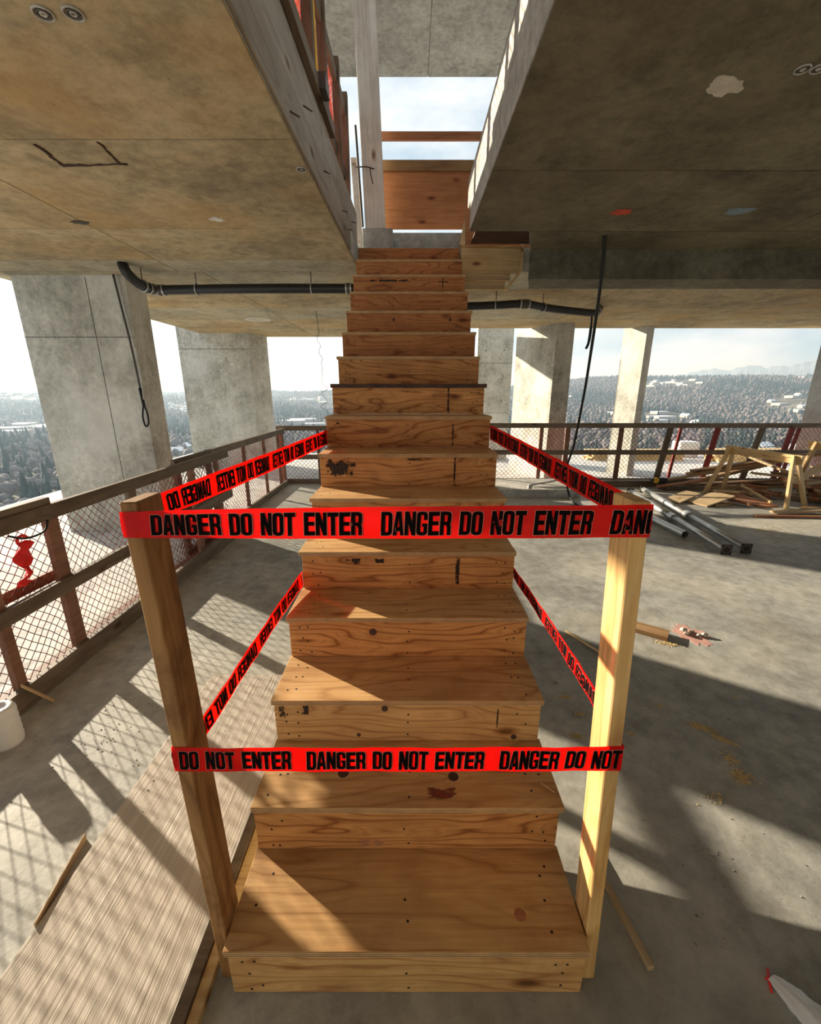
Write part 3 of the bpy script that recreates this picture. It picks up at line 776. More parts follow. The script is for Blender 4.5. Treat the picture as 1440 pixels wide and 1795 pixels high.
# =================================================================== FENCES
def fence(name, label, p0, p1, h, posts, top=(0.089, 0.04), mids=(0.55,), toe=0.13, inner=1, net='net_dark', seed=1, cell=0.05, wob=0.012, netr=0.002, post_mat='fence_post', lean=0.0, group=None, mode='diamond'):
    p0, p1 = Vector(p0), Vector(p1); d = (p1 - p0); L = d.length; d.normalize()
    nrm = Vector((-d.y, d.x, 0)) * inner   # towards the room
    root = tag(empty(name, (p0 + p1) / 2), label, 'fence', group)
    b = (p0 + p1) / 2
    th = 0.038
    def pt(u, z, off=0.0): return p0 + d * u + Vector((0, 0, z)) + nrm * off - b
    beam('top_rail', pt(0, h - top[0] / 2, th), pt(L, h - top[0] / 2, th), th, top[0], M['rail_old'], root)
    for mz in mids:
        beam('mid_rail', pt(0, mz, th), pt(L, mz, th), th, .089, M['rail_old'], root)
    if toe: beam('toe_board', pt(0, toe / 2 + .002, th), pt(L, toe / 2 + .002, th), th, toe, M['rail_old'], root)
    for q in posts:
        u, w, dm = q[0], q[1], q[2]; ln = q[3] if len(q) > 3 else lean
        a, c = pt(u, 0.0, 0), pt(u + ln, h - .01, 0)
        beam('post', a, c, 0.036, w, M[dm], root, up=tuple(d))
    V, Fc = strands((0.0, L), (0.03, h - .05), lambda u, v: pt(u, v, -0.02), netr, wob, seed, mode, cell)
    tag(mesh_obj('netting', V, Fc, M[net], root), kind='stuff')
    return root, pt
FP, FR = 'fence_post', 'fence_post_red'
f1, pt1 = fence('safety_fence', 'weathered timber and netting guard fence alongside the lower steps', (-2.23, 0.6, 0), (-2.20, 4.92, 0), 1.085,
      [(0.35, .09, FP), (1.42, .06, FP), (1.86, .09, FP), (2.62, .089, 'rail_old'), (3.55, .09, FP), (4.1, .06, FP)], mids=(0.56,), toe=0.13, inner=-1, seed=11, cell=.046, wob=.014, netr=.0024)
b1 = (Vector((-2.23, .6, 0)) + Vector((-2.20, 4.92, 0))) / 2
beam('back_rail', Vector((-2.32, .6, .64)) - b1, Vector((-2.30, 2.55, .60)) - b1, .038, .07, M['fence_post'], f1)
beam('sole_plate', Vector((-2.33, .6, .022)) - b1, Vector((-2.31, 4.9, .022)) - b1, .12, .04, M['fence_post'], f1)
f2, pt2 = fence('safety_fence', 'red-brown netted fence panel leading to the corner beyond the stairs', (-2.44, 4.2, 0), (-2.42, 7.96, 0), 1.07,
      [(0.12, .09, FP), (0.95, .089, 'rail_old', -.18), (1.9, .06, FP), (2.75, .05, FP), (3.5, .06, FP), (3.78, .05, FP)], mids=(.53,), toe=0.09, inner=-1, seed=21, cell=.052, wob=.01, netr=.003, post_mat=FP)
f3, pt3 = fence('safety_fence', 'short grey-brown netted fence behind the stairs beside the corner', (-2.55, 8.1, 0), (0.2, 8.1, 0), 1.11,
      [(0.06, .06, FP), (0.78, .05, FP), (1.45, .06, FP), (2.2, .06, FP)], mids=(.52,), toe=0.09, inner=-1, seed=31, cell=.058, wob=.006, netr=.0034)
f4, pt4 = fence('safety_fence', 'long dark timber and diamond netting fence behind the scrap wood', (0.8, 8.1, 0), (12.8, 8.1, 0), 1.16,
      [(0.5, .05, FP), (1.70, .07, FP), (2.20, .09, FP), (3.22, .085, FP), (4.02, .11, 'rail_old', .14), (4.25, .05, FR, .10), (4.92, .10, FR, .14), (5.7, .11, 'rail_old', .22), (6.32, .10, FR, .16), (6.45, .06, FR, .16), (7.3, .09, FP), (8.2, .09, FP), (9.2, .09, FP), (10.2, .09, FP), (11.2, .09, FP), (11.9, .09, FP)],
      mids=(.61,), toe=0.10, inner=-1, seed=41, cell=.06, wob=.004, netr=.0034)
fb = tag(beam('fallen_rail', (-2.212, 0.5, 1.1045), (-2.200, 2.45, 1.1045), .05, .04, M['rail_old']), 'loose dark rail lying along the top of the near fence', 'rail')
# ribbon tied on the near fence
rb = tag(empty('red_ribbon', (-2.18, 2.1, 0.8)), 'crumpled red ribbon tied to the near fence', 'ribbon')
rr = random.Random(8); V = []; Fc = []
for k in range(12):
    z = 0.93 - 0.022 * k; w = .03 + .022 * math.sin(k * .6)
    x = -2.165 + .012 * math.sin(k * 1.7); y = 2.20 + .012 * math.sin(k * 1.1) - .003 * k
    for j in range(5):
        V.append(Vector((x + .018 * math.sin(j * 2.1 + k), y + (j - 2) * w * .6, z + rr.uniform(-.008, .008))) - Vector(rb.location))
for k in range(11):
    for j in range(4): a = k * 5 + j; Fc.append((a, a + 1, a + 6, a + 5))
o = mesh_obj('ribbon_cloth', V, Fc, M['red_cloth'], rb, smooth=True); sm = o.modifiers.new('s', 'SOLIDIFY'); sm.thickness = .002
tube('knot', [Vector((-2.165, 2.2 + .03 * math.cos(a), .94 + .025 * math.sin(a))) - Vector(rb.location) for a in [k * .7 for k in range(9)]], .009, M['red_cloth'], rb)
# hook of dark wire
tag(tube('wire_hook', catmull([(-2.155, 2.12, .99), (-2.14, 2.2, .95), (-2.14, 2.32, .95), (-2.155, 2.38, 1.0)]), .006, M['rubber']), 'bent black wire hook under the top rail of the near fence', 'hook')

# =================================================================== FLOOR SHEET AND TIMBERS BY THE STAIRS
sh = tag(box2('plywood_sheet', (-1.25, -0.25, 0.0), (-0.675, 2.255, 0.021), M['form_ply'], bevel=.002), 'grey-beige raised-grain plywood sheet on the floor beside the stairs', 'plywood')
tag(box2('floor_timber', (-0.672, -0.3, 0.0), (-0.634, 2.0, 0.040), M['rail_old'], bevel=.002), 'dark timber strip along the edge of the plywood sheet', 'timber')
tag(box2('floor_timber', (-0.632, -0.3, 0.0), (-0.598, 2.0, 0.030), M['lumber_x'], bevel=.002), 'pale timber strip between the dark strip and the stairs', 'timber')
tag(beam('wood_sliver', onz(72, 1625, .0165) + Vector((-.02, 0, 0)), onz(153, 1466, .0165) + Vector((-.008, 0, 0)), .006, .032, M['scrap_c'], bevel=.001), 'thin weathered strip of wood on its edge beside the floor sheet', 'stick')
tag(beam('wood_batten', onz(1022, 1472, .0102), onz(1142, 1698, .0102), .022, .02, M['scrap_c']), 'thin pale batten lying under the golden upright', 'batten')
tag(beam('wood_sliver', onz(992, 1106, .0072), onz(1056, 1146, .0072), .014, .014, M['lumber_x']), 'thin pale stick on the floor behind the golden upright', 'stick')
tag(beam('wood_sliver', onz(948, 1372, .003 + RISE * 2) , onz(974, 1390, .003 + RISE * 2), .004, .004, M['lumber_x']), 'tiny splinter lying on the second step', 'splinter')

# white bucket-like roll and stake at the near end of the fence
br = tag(empty('white_roll', (-2.06, 1.74, 0)), 'white ribbed plastic roll beside the near end of the fence', 'roll')
prof = [(0.0, 0.0), (.105, 0.0), (.11, .02)] + [(.11 + (.004 if k % 2 else 0), .02 + .025 * k) for k in range(1, 11)] + [(.10, .29), (.06, .295), (.05, .28), (0.0, .28)]
V = []; Fc = []; NSD = 20
for (r, z) in prof:
    for k in range(NSD): V.append((r * math.cos(2 * math.pi * k / NSD), r * math.sin(2 * math.pi * k / NSD), z))
for i in range(len(prof) - 1):
    for k in range(NSD): Fc.append((i * NSD + k, i * NSD + (k + 1) % NSD, (i + 1) * NSD + (k + 1) % NSD, (i + 1) * NSD + k))
mesh_obj('roll_body', [(x * .58, y * .58, z * .75) for x, y, z in V], Fc, M['white_plastic'], br, smooth=True)
tag(beam('wood_stake', (-2.152, 1.96, .175), (-2.075, 2.04, .005), .03, .008, M['lumber_x']), 'short white split stake leaning on the toe board of the near fence', 'stake')

# =================================================================== PIPES AND HANGING LINES
def pipe(label, pts, r, hangers, couplings):
    root = tag(empty('drain_pipe', pts[0]), label, 'pipe'); b = Vector(pts[0])
    C = catmull(pts, 6) if len(pts) > 2 else [Vector(p) for p in pts]
    tube('pipe_run', [p - b for p in C], r, M['black_pipe'], root, sides=16)
    for (t, w) in couplings:
        k = min(int(t * (len(C) - 1)), len(C) - 2); p = C[k].lerp(C[k + 1], t * (len(C) - 1) - k); d = (C[k + 1] - C[k]).normalized()
        c = tube('coupling', [p - d * w - b, p + d * w - b], r * 1.12, M['dark_steel'], root, sides=16, smooth=False)
        for sg in (-.8, .8):
            tube('clamp_band', [p + d * (w * sg - .008) - b, p + d * (w * sg + .008) - b], r * 1.17, M['steel'], c, sides=16, smooth=False)
    for t in hangers:
        k = min(int(t * (len(C) - 1)), len(C) - 2); p = C[k].lerp(C[k + 1], t * (len(C) - 1) - k); d = (C[k + 1] - C[k]).normalized()
        u = d.orthogonal().normalized(); w = d.cross(u)
        h = tube('hanger_ring', [p - b + (u * math.cos(a) + w * math.sin(a)) * (r + .006) for a in [2 * math.pi * q / 16 for q in range(16)]], .007, M['steel'], root, sides=6, closed=True)
        tube('hanger_rod', [p - b + Vector((0, 0, r)), Vector((p.x, p.y, SOF + .002)) - b], .005, M['dark_steel'], h, sides=6)
    return root
ZP = 2.79
pA = [onz(214, 462, SOF - .005), onz(222, 478, 2.86), onz(246, 499, ZP), onz(275, 508, ZP), onz(310, 508, ZP), onz(450, 506, ZP), onz(640, 506, ZP)]
pipe('black drain pipe with an elbow hung below the ceiling behind the wide column', pA, .048, (0.36, 0.72, 0.92), ((0.44, .05), (0.56, .04), (0.975, .03)))
pB = [onz(790, 538, ZP), onz(868, 535, ZP), onz(920, 533, ZP), onz(960, 540, ZP), onz(1030, 548, ZP), onz(1046, 547, 2.82), onz(1052, 540, SOF - .004)]
pipe('black drain pipe hung below the ceiling past the landing box', pB, .048, (0.17, 0.47), ((0.33, .07), (0.86, .03)))
tag(tube('hanging_cable', catmull([onz(1060, 413, SOF), ony(1058, 450, 4.05), ony(1050, 520, 4.4), ony(1037, 610, 4.9), ony(1024, 690, 5.4), ony(1006, 780, 5.9), ony(994, 820, 6.15), onz(996, 862, .10), onz(1010, 884, .02), onz(1040, 890, .016), onz(1075, 880, .016)]), .016, M['rubber'], sides=8), 'thick black cable hanging from the ceiling to the floor', 'cable')
tag(tube('hanging_strap', catmull([pB[4].lerp(pB[5], .5), ony(1036, 575, 6.45), ony(1032, 600, 6.45), ony(1027, 612, 6.45)]), [.014] * 8 + [.02] * 8 + [.018] * 8 + [.006], M['rubber'], sides=6), 'short black strap end hanging from the pipe beside the cable', 'strap')
sl = tag(empty('lifting_sling', ony(200, 487, 5.07)), 'black rope sling with an eye hanging down the wide column', 'sling')
b = Vector(sl.location)
tube('rope', [p - b for p in catmull([Vector((ony(199, 488, 5.07).x, 5.07, SOF)), ony(214, 545, 5.06), ony(228, 600, 5.06), ony(240, 655, 5.06), ony(249, 700, 5.06)])], .011, M['dark_steel'], sl)
tube('rope', [p - b for p in catmull([Vector((ony(207, 487, 5.07).x, 5.07, SOF)), ony(220, 545, 5.05), ony(234, 600, 5.05), ony(246, 655, 5.05), ony(252, 700, 5.05)])], .009, M['slab_edge'], sl)
tube('sleeve', [ony(245, 680, 5.055) - b, ony(252, 712, 5.055) - b], .018, M['rubber'], sl)
tube('eye', [p - b for p in catmull([ony(251, 708, 5.055), ony(250, 730, 5.055), ony(255, 747, 5.055), ony(260, 742, 5.055), ony(258, 725, 5.055), ony(252, 710, 5.055)])], .010, M['rubber'], sl)
rr = random.Random(3)
cw = [onz(554, 545, SOF)]
for k in range(1, 26):
    y = 545 + 7.6 * k; x = 555 + (y - 545) * .085 + rr.uniform(-3, 3) + (6 * math.sin(k * 2.2) if k > 17 else 0)
    cw.append(ony(x, y, cw[0].y + .02 * math.sin(k)))
tag(tube('hanging_wire', catmull(cw, 3), .004, M['rust_wire'], sides=5), 'thin curly wire dangling from the ceiling beside the stairs', 'wire')

# =================================================================== CEILING DETAILS
def blob(name, cx, cy, rx, ry, z, th, mat, seed, rot=0.0, n=26, jag=.22, parent=None):
    rr = random.Random(seed); P = []
    for k in range(n):
        a = 2 * math.pi * k / n; q = 1 + rr.uniform(-jag, jag)
        x, y = rx * math.cos(a) * q, ry * math.sin(a) * q
        P.append((cx + x * math.cos(rot) - y * math.sin(rot), cy + x * math.sin(rot) + y * math.cos(rot)))
    return prism(name, P, z, z + th, mat, parent)
p = onz(1272, 150, SOF); tag(blob('plaster_patch', p.x, p.y, .075, .055, SOF - .004, .006, M['plaster'], 2, .3), 'pale plaster patch on the dark ceiling slab', 'patch')
p = onz(1090, 372, SOF); tag(blob('paint_mark', p.x, p.y, .07, .05, SOF - .002, .004, M['red_paint'], 3), 'red spray mark on the dark ceiling slab', 'paint mark')
p = onz(1296, 370, SOF); tag(blob('paint_mark', p.x, p.y, .10, .06, SOF - .002, .004, M['blue_paint'], 4), 'blue-grey spray mark on the dark ceiling slab', 'paint mark')
def ringdisc(label, px, py, r, mat, group=None):
    p = onz(px, py, SOF); root = tag(empty('ceiling_insert', (p.x, p.y, SOF)), label, 'insert', group)
    for q, m in ((r, M['slab_edge']), (r * .62, M['dark_steel']), (r * .3, M['slab_edge'])):
        tube('insert_ring', [Vector((q * math.cos(a), q * math.sin(a), -.003)) for a in [2 * math.pi * k / 20 for k in range(20)]], r * .13, mat or m, root, sides=6, closed=True)
    return root
for x, y in ((75, 22), (128, 22)): ringdisc('round cast-in plastic insert paired in the tan ceiling slab', x, y, .030, None, 'paired ceiling inserts in the tan slab')
ringdisc('single round cast-in insert near the edge of the tan ceiling slab', 528, 296, .026, None)
for x, y in ((1408, 120), (1436, 119)): ringdisc('round cast-in insert beside the plaster patch in the dark slab', x, y, .026, None, 'paired ceiling inserts in the dark slab')
p = onz(452, 560, SOF)
tag(tube('chalk_ring', [Vector((.21 * math.cos(a), .13 * math.sin(a), -.002)) for a in [2 * math.pi * k / 28 for k in range(28)]], .012, M['white_plastic'], sides=6, closed=True, origin=None), 'white ring on the ceiling slab behind the drain pipe', 'ring').location = (p.x, p.y, SOF)
# box-out outline left in the tan soffit
bo = tag(empty('soffit_patch', onz(135, 270, SOF)), 'ragged rectangular box-out outline in the tan ceiling slab', 'patch')
b = Vector(bo.location)
for (q0, q1) in (((60, 252), (108, 288)), ((108, 290), (222, 288)), ((172, 250), (210, 288))):
    a0, a1 = onz(*q0, SOF - .002) - b, onz(*q1, SOF - .002) - b
    N_ = 10; pts = [a0.lerp(a1, k / N_) + Vector((rr.uniform(-.006, .006), rr.uniform(-.006, .006), 0)) for k in range(N_ + 1)]
    tube('crack', pts, [rr.uniform(.004, .010) for _ in pts], M['dark_edge'], bo, sides=5)
for k, (x, y, c) in enumerate(((140, 389, 'dark_steel'), (380, 384, 'white_plastic'))):
    p = onz(x, y, SOF); tag(blob('ceiling_fleck', p.x, p.y, .05, .03, SOF - .006, .008, M[c], 20 + k, jag=.4), ('dark' if k == 0 else 'bright') + ' fleck of debris stuck to the tan ceiling slab', 'fleck')

# =================================================================== SCRAP WOOD SIDE
# sawhorses
def sawhorse(label, a, b, feet, zt):
    a, b = Vector(a), Vector(b); d = (b - a).normalized(); n = Vector((-d.y, d.x, 0))
    root = tag(empty('sawhorse', ((a + b) / 2).to_tuple()), label, 'sawhorse'); base = (a + b) / 2
    root.location = (base.x, base.y, 0); base = Vector((base.x, base.y, 0))
    beam('top_beam', a - d * .1 - base, b + d * .1 - base, .09, .04, M['lumber_x'], root)
    beam('beam_web', a - d * .1 - base - Vector((0, 0, .065)), b + d * .1 - base - Vector((0, 0, .065)), .04, .09, M['lumber_x'], root)
    for e, sgn, zf in ((a, -1, feet[0]), (b, 1, feet[1])):
        for s in (-1, 1):
            foot = Vector((e.x, e.y, 0)) + n * s * .27 + d * sgn * .16; foot.z = zf
            top = e + n * s * .045 + Vector((0, 0, .012)); foot.z += .006
            beam('leg', foot - base, top - base, .085, .038, M['lumber_x'], root, up=tuple(d))
    for s in (-1, 1):
        q0 = Vector((a.x, a.y, 0)) + n * s * .20 - d * .11; q1 = Vector((b.x, b.y, 0)) + n * s * .20 + d * .11
        q0.z = q1.z = zt
    return root
random.seed(4)
# heightmap stacking of scrap boards
GX0, GX1, GY0, GY1, RES = 3.6, 9.2, 5.2, 8.05, 0.03
HM = np.zeros((int((GX1 - GX0) / RES), int((GY1 - GY0) / RES)))
gx, gy = np.meshgrid(GX0 + (np.arange(HM.shape[0]) + .5) * RES, GY0 + (np.arange(HM.shape[1]) + .5) * RES, indexing='ij')
def stamp(x0, x1, y0, y1, z):
    m = (gx > x0) & (gx < x1) & (gy > y0) & (gy < y1); HM[m] = np.maximum(HM[m], z)
stamp(3.0, 4.93, 7.73, 7.95, .115); stamp(4.59, 5.38, 7.39, 7.56, .075)        # the sleepers
def saw_ends(pa, pb, Ya, Yb):
    a, b = ony(*pa, Ya), ony(*pb, Yb); d = Vector((b.x - a.x, b.y - a.y, 0)).normalized()
    return a, b, d, Vector((-d.y, d.x, 0))
SAWS = [saw_ends((1285, 784), (1395, 800), 7.15, 6.35), saw_ends((1432, 776), (1560, 790), 7.3, 6.6)]
LEGS = []
for a, b, d, n in SAWS:
    for e, sgn in ((a, -1), (b, 1)):
        for sd in (-1, 1):
            foot = Vector((e.x, e.y, 0)) + n * sd * .27 + d * sgn * .16
            LEGS.append((foot, e + n * sd * .045 + Vector((0, 0, .012))))
def scrap(cx, cy, L, w, th, yaw, mat, label, name='scrap_board', cat='board', group='boards in the scrap pile', force=False):
    c, s = math.cos(yaw), math.sin(yaw)
    for su in (-1, 1):
        for sv in (-1, 1):
            if cy + su * L / 2 * s + sv * w / 2 * c > 8.0: return None                # clear of the fence
    u = (gx - cx) * c + (gy - cy) * s; v = -(gx - cx) * s + (gy - cy) * c
    m = (np.abs(u) <= L / 2 + .03) & (np.abs(v) <= w / 2 + .03)
    z, k = 0.0, 0.0
    if m.any() and HM[m].max() > 0:
        uu, hh = u[m], HM[m]
        ks = np.linspace(-.32, .32, 129)
        zc = np.array([(hh - q * uu).max() for q in ks]); zc = zc + 1e-4 * np.abs(ks)
        q = int(zc.argmin()); z, k = float(zc[q]), float(ks[q])
        if abs(k) > .30 and not force: return None
    if z > .26 + .20 * max(0, (cy - 6.3)) and not force: return None
    for foot, top in LEGS:
        for q in range(41):
            p = foot.lerp(top, q / 50); a_ = (p.x - cx) * c + (p.y - cy) * s; b_ = -(p.x - cx) * s + (p.y - cy) * c
            if abs(a_) < L / 2 + .075 and abs(b_) < w / 2 + .075 and abs(p.z - (z + k * a_ + th / 2)) < th / 2 + .05 and not force: return None
    ct = 1 / math.sqrt(1 + k * k)
    o = box(name, (L, w, th), (cx, cy, z + th / 2 / ct + .0005), M[mat], rot=(0, -math.atan(k), yaw), bevel=.0015)
    HM[m] = np.maximum(HM[m], z + k * u[m] + th / ct + .001)
    return tag(o, label, cat, group)
rp = random.Random(17)
LB = {'scrap_a': 'brown offcut board in the scrap wood pile', 'scrap_b': 'reddish offcut board in the scrap wood pile', 'scrap_c': 'pale offcut board in the scrap wood pile'}
SHA, SHB = onz(1249, 849, .15), onz(1347, 886, .045)
d_ = SHB - SHA; yaw_ = math.atan2(d_.y, d_.x); dl_ = Vector((d_.x, d_.y)).length; SH_SHIFT = None
for sh in [q * sg for q in (0, .02, .04, .06, .08, .1, .12, .15, .18, .22, .26, .3) for sg in (1, -1)]:
    mx_, my_ = (SHA.x + SHB.x) / 2 - math.sin(yaw_) * sh, (SHA.y + SHB.y) / 2 + math.cos(yaw_) * sh
    fx, fy = mx_ - math.cos(yaw_) * dl_ * .40, my_ - math.sin(yaw_) * dl_ * .40
    keep = HM.copy()
    sup = scrap(fx, fy, .34, .09, .038, yaw_ + 1.45, 'scrap_a', 'short brown block under the raised end of the red-brown plywood strip', 'scrap_board', 'board', None)
    if sup is None: continue
    red = scrap(mx_, my_, dl_ * .92, .32, .018, yaw_, 'scrap_b', 'long red-brown plywood strip sloping down the front of the scrap pile', 'plywood_offcut', 'plywood', None)
    if red is None:
        bpy.data.objects.remove(sup); HM[:] = keep; continue
    SH_SHIFT = sh; SHA = Vector((mx_ - math.cos(yaw_) * dl_ / 2, my_ - math.sin(yaw_) * dl_ / 2, 0)); SHB = Vector((mx_ + math.cos(yaw_) * dl_ / 2, my_ + math.sin(yaw_) * dl_ / 2, 0))
    break
def near_sheet(cx, cy, L, yaw):
    ab = (SHB - SHA).xy; L2 = ab.dot(ab)
    for k in range(-4, 5):
        p = Vector((cx + math.cos(yaw) * L * k / 8, cy + math.sin(yaw) * L * k / 8)); t = min(max((p - SHA.xy).dot(ab) / L2, 0), 1.15)
        if (p - SHA.xy - ab * t).length < .27: return True
    return False
# long boards at the back
kk_ = 0
for tr_ in range(400):
    if kk_ >= 9: break
    k = kk_
    kk_ += bool( scrap(rp.uniform(5.9, 7.6), rp.uniform(7.3, 7.8), rp.uniform(1.6, 2.6), rp.uniform(.09, .16), .038, rp.uniform(-.2, .15), 'scrap_a' if k % 3 else 'scrap_c', 'long brown plank at the back of the scrap wood pile' if k % 3 else 'long pale plank at the back of the scrap wood pile', 'scrap_plank', 'plank', 'long planks at the back of the scrap pile'))
npile = 0
for k in range(3000):
    if npile >= 66: break
    cx = rp.gauss(6.55, .95); cy = rp.gauss(6.85, .45)
    if not (4.95 < cx < 8.6 and 5.95 < cy < 7.8) or (cx < 5.5 and cy < 6.35): continue
    mt = rp.choice(('scrap_a', 'scrap_a', 'scrap_b', 'scrap_c', 'scrap_c'))
    L_ = rp.uniform(.35, 1.25); w_ = rp.choice((.06, .09, .09, .14, .2))
    lab = ('short ' if L_ < .6 else 'medium ' if L_ < .95 else 'long ') + ('narrow ' if w_ < .08 else 'wide ' if w_ > .1 else '') + LB[mt]
    yw = rp.uniform(-1.3, 1.3); th_ = rp.choice((.02, .03, .038))
    if near_sheet(cx, cy, L_, yw): continue
    npile += scrap(cx, cy, L_, w_, th_, yw, mt, lab) is not None
# the larger sheets lying in front
p = onz(1245, 880, .02); scrap(p.x, p.y, .62, .34, .022, .35, 'scrap_c', 'pale square plywood offcut flat on the floor before the scrap pile', 'plywood_offcut', 'plywood', None)
p = onz(1195, 875, .02); scrap(p.x, p.y, .60, .26, .020, .5, 'scrap_c', 'greyish plywood offcut beside the square one before the scrap pile', 'plywood_offcut', 'plywood', None)
p = onz(1330, 872, .02)
for k, (x, y, L, w, yaw, mt) in enumerate(((1190, 857, .9, .09, .15, 'scrap_b'), (1235, 862, .5, .10, .05, 'scrap_a'), (1405, 895, .8, .16, -.05, 'scrap_c'), (1400, 905, 1.2, .06, -.06, 'scrap_b'), (1255, 868, .35, .08, -.3, 'scrap_c'))):
    q = onz(x, y, .02)
    for dx, dy in ((0, 0), (.1, -.1), (-.1, -.12), (.15, -.2), (-.2, -.2), (.3, -.25), (-.3, -.3)):
        if scrap(q.x + dx, q.y + dy, L, w, .03, yaw, mt, LB[mt]) is not None: break

for (a, b, d, n), lb in zip(SAWS, ('pale timber sawhorse standing over the scrap wood pile', 'second pale timber sawhorse behind the far end of the scrap pile')):
    sawhorse(lb, a, b, (0.0, 0.0), .25)
def lay(qa, qb, z, w, th, mat, label, name, cat):
    q0, q1 = onz(*qa, z), onz(*qb, z); dd = q1 - q0; yaw = math.atan2(dd.y, dd.x)
    for sh in (0, .06, -.06, .12, -.12, .2, -.2, .3, -.3, .4, -.4):
        if scrap((q0.x + q1.x) / 2 - math.sin(yaw) * sh, (q0.y + q1.y) / 2 + math.cos(yaw) * sh, dd.length, w, th, yaw, mat, label, name, cat, None) is not None: return
    scrap((q0.x + q1.x) / 2, (q0.y + q1.y) / 2, dd.length, w, th, yaw, mat, label, name, cat, None, force=True)
lay((1300, 846), (1356, 866), .18, .035, .03, 'lumber_x', 'pale batten lying on the scrap between the legs of the sawhorse', 'loose_batten', 'batten')
lay((1385, 862), (1450, 850), .2, .12, .03, 'scrap_c', 'wide board lying across the scrap behind the sawhorse legs', 'loose_board', 'board')

# steel shores
def shore(label, pa, pb, r, plate=True, mat='steel'):
    a, b = onz(*pa, .0585 if plate else r + .002), onz(*pb, .0585 if plate else r + .002)
    root = tag(empty('steel_shore' if plate else 'steel_pipe', (a.x, a.y, 0)), label, 'shore' if plate else 'pipe'); base = Vector(root.location)
    d = (b - a).normalized()
    if plate:
        mid = a.lerp(b, .45)
        tube('inner_tube', [a - base, mid - base], r * .86, M[mat], root, sides=14)
        tube('outer_tube', [mid - base, b - base], r * 1.05, M[mat], root, sides=14)
        tube('collar', [mid - d * .06 - base, mid + d * .06 - base], r * 1.3, M[mat], root, sides=14, smooth=False)
        u = Vector((0, 0, 1)); w = d.cross(u).normalized()
        pl_ = beam('end_plate', a - d * .012 - base, a - base, .115, .115, M['dark_steel'], root, bevel=.004)
        for s1 in (-1, 1):
            for s2 in (-1, 1):
                c = a - d * .014 + w * s1 * .04 + u * s2 * .04 - base
                tube('bolt_hole', [c, c + d * .003], .011, M['screw'], root, sides=8, smooth=False)
        beam('end_plate', b - base, b + d * .012 - base, .115, .115, M['dark_steel'], root, bevel=.004)
        tube('bolt_hole', [a - d * .014 - base, a - d * .011 - base], .03, M['screw'], root, sides=12, smooth=False)
    else:
        V, Fc = tube_geo([a - base, b - base], r, 16, cap=False); V2, F2 = tube_geo([a - base, b - base], r * .86, 16, cap=False)
        mesh_obj('pipe_wall', *join_geo([(V, Fc), (V2, [f[::-1] for f in F2])]), M[mat], root, smooth=True)
        tube('pipe_bore', [a + d * .05 - base, a + d * .06 - base], r * .85, M['screw'], root, sides=16, smooth=False)
    return root
shore('galvanised adjustable steel shore lying nearer the golden upright', (1273, 963), (1105, 862), .042)
shore('galvanised adjustable steel shore lying nearer the scrap wood pile', (1308, 961), (1128, 858), .042)
shore('open-ended steel pipe lying next to the two steel shores', (1201, 937), (1110, 893), .045, plate=False)
# cordless tool
tl = tag(empty('power_tool', onz(1150, 856, 0)), 'yellow and black cordless power tool on the floor by the shores', 'tool'); 
box('motor_body', (.24, .09, .10), (.06, 0, .15), M['tool_black'], tl, bevel=.02)
box('grip', (.05, .05, .14), (.09, 0, .06), M['tool_black'], tl, rot=(0, .25, 0), bevel=.012)
box('battery', (.12, .08, .05), (.11, 0, .026), M['tool_black'], tl, bevel=.01)
box('yellow_shell', (.09, .094, .104), (-.02, 0, .15), M['yellow'], tl, rot=(0, .3, 0), bevel=.02)
tube('chuck', [(-.06, 0, .15), (-.13, 0, .15)], [.028, .016], M['dark_steel'], tl, sides=12)
# sleepers before the right fence
tag(box2('timber_sleeper', (3.0, 7.76, 0), (4.9, 7.92, .11), M['rail_old'], bevel=.006), 'dark timber sleeper along the foot of the far fence', 'timber')
tag(box2('timber_sleeper', (4.62, 7.42, 0), (5.35, 7.53, .07), M['rail_old'], bevel=.006, ), 'thin dark timber lying in front of the sleeper', 'timber')
tag(tube('electric_lead', catmull([(2.02, 7.02, .1385), (2.14, 7.32, .1385), (2.50, 7.55, .1385), (2.80, 7.80, .1385)]), .010, M['white_plastic'], sides=6), 'white electric lead curled on the concrete curb', 'lead')
# timber stacks out on the terrace
def bundle(label, c, L, n, m, group=None):
    root = tag(empty('lumber_stack', c), label, 'lumber', group); rr = random.Random(int(c[0] * 10))
    for j in range(m):
        for i in range(n):
            box('plank', (L * rr.uniform(.94, 1.0), .135, .045), (rr.uniform(-.05, .05), (i - n / 2) * .142, .024 + j * .048), M['lumber_x'], root)
bundle('stack of pale planks on the terrace behind the slender column', (5.9, 11.2, 0), 2.4, 4, 5)
bundle('stack of pale planks on the terrace behind the sawhorses', (8.9, 11.0, 0), 2.2, 4, 6)
tag(box2('wrapped_pallet', (7.3, 11.4, 0), (7.85, 11.8, .42), M['white_block'], bevel=.03), 'white wrapped block between the two plank stacks on the terrace', 'block')

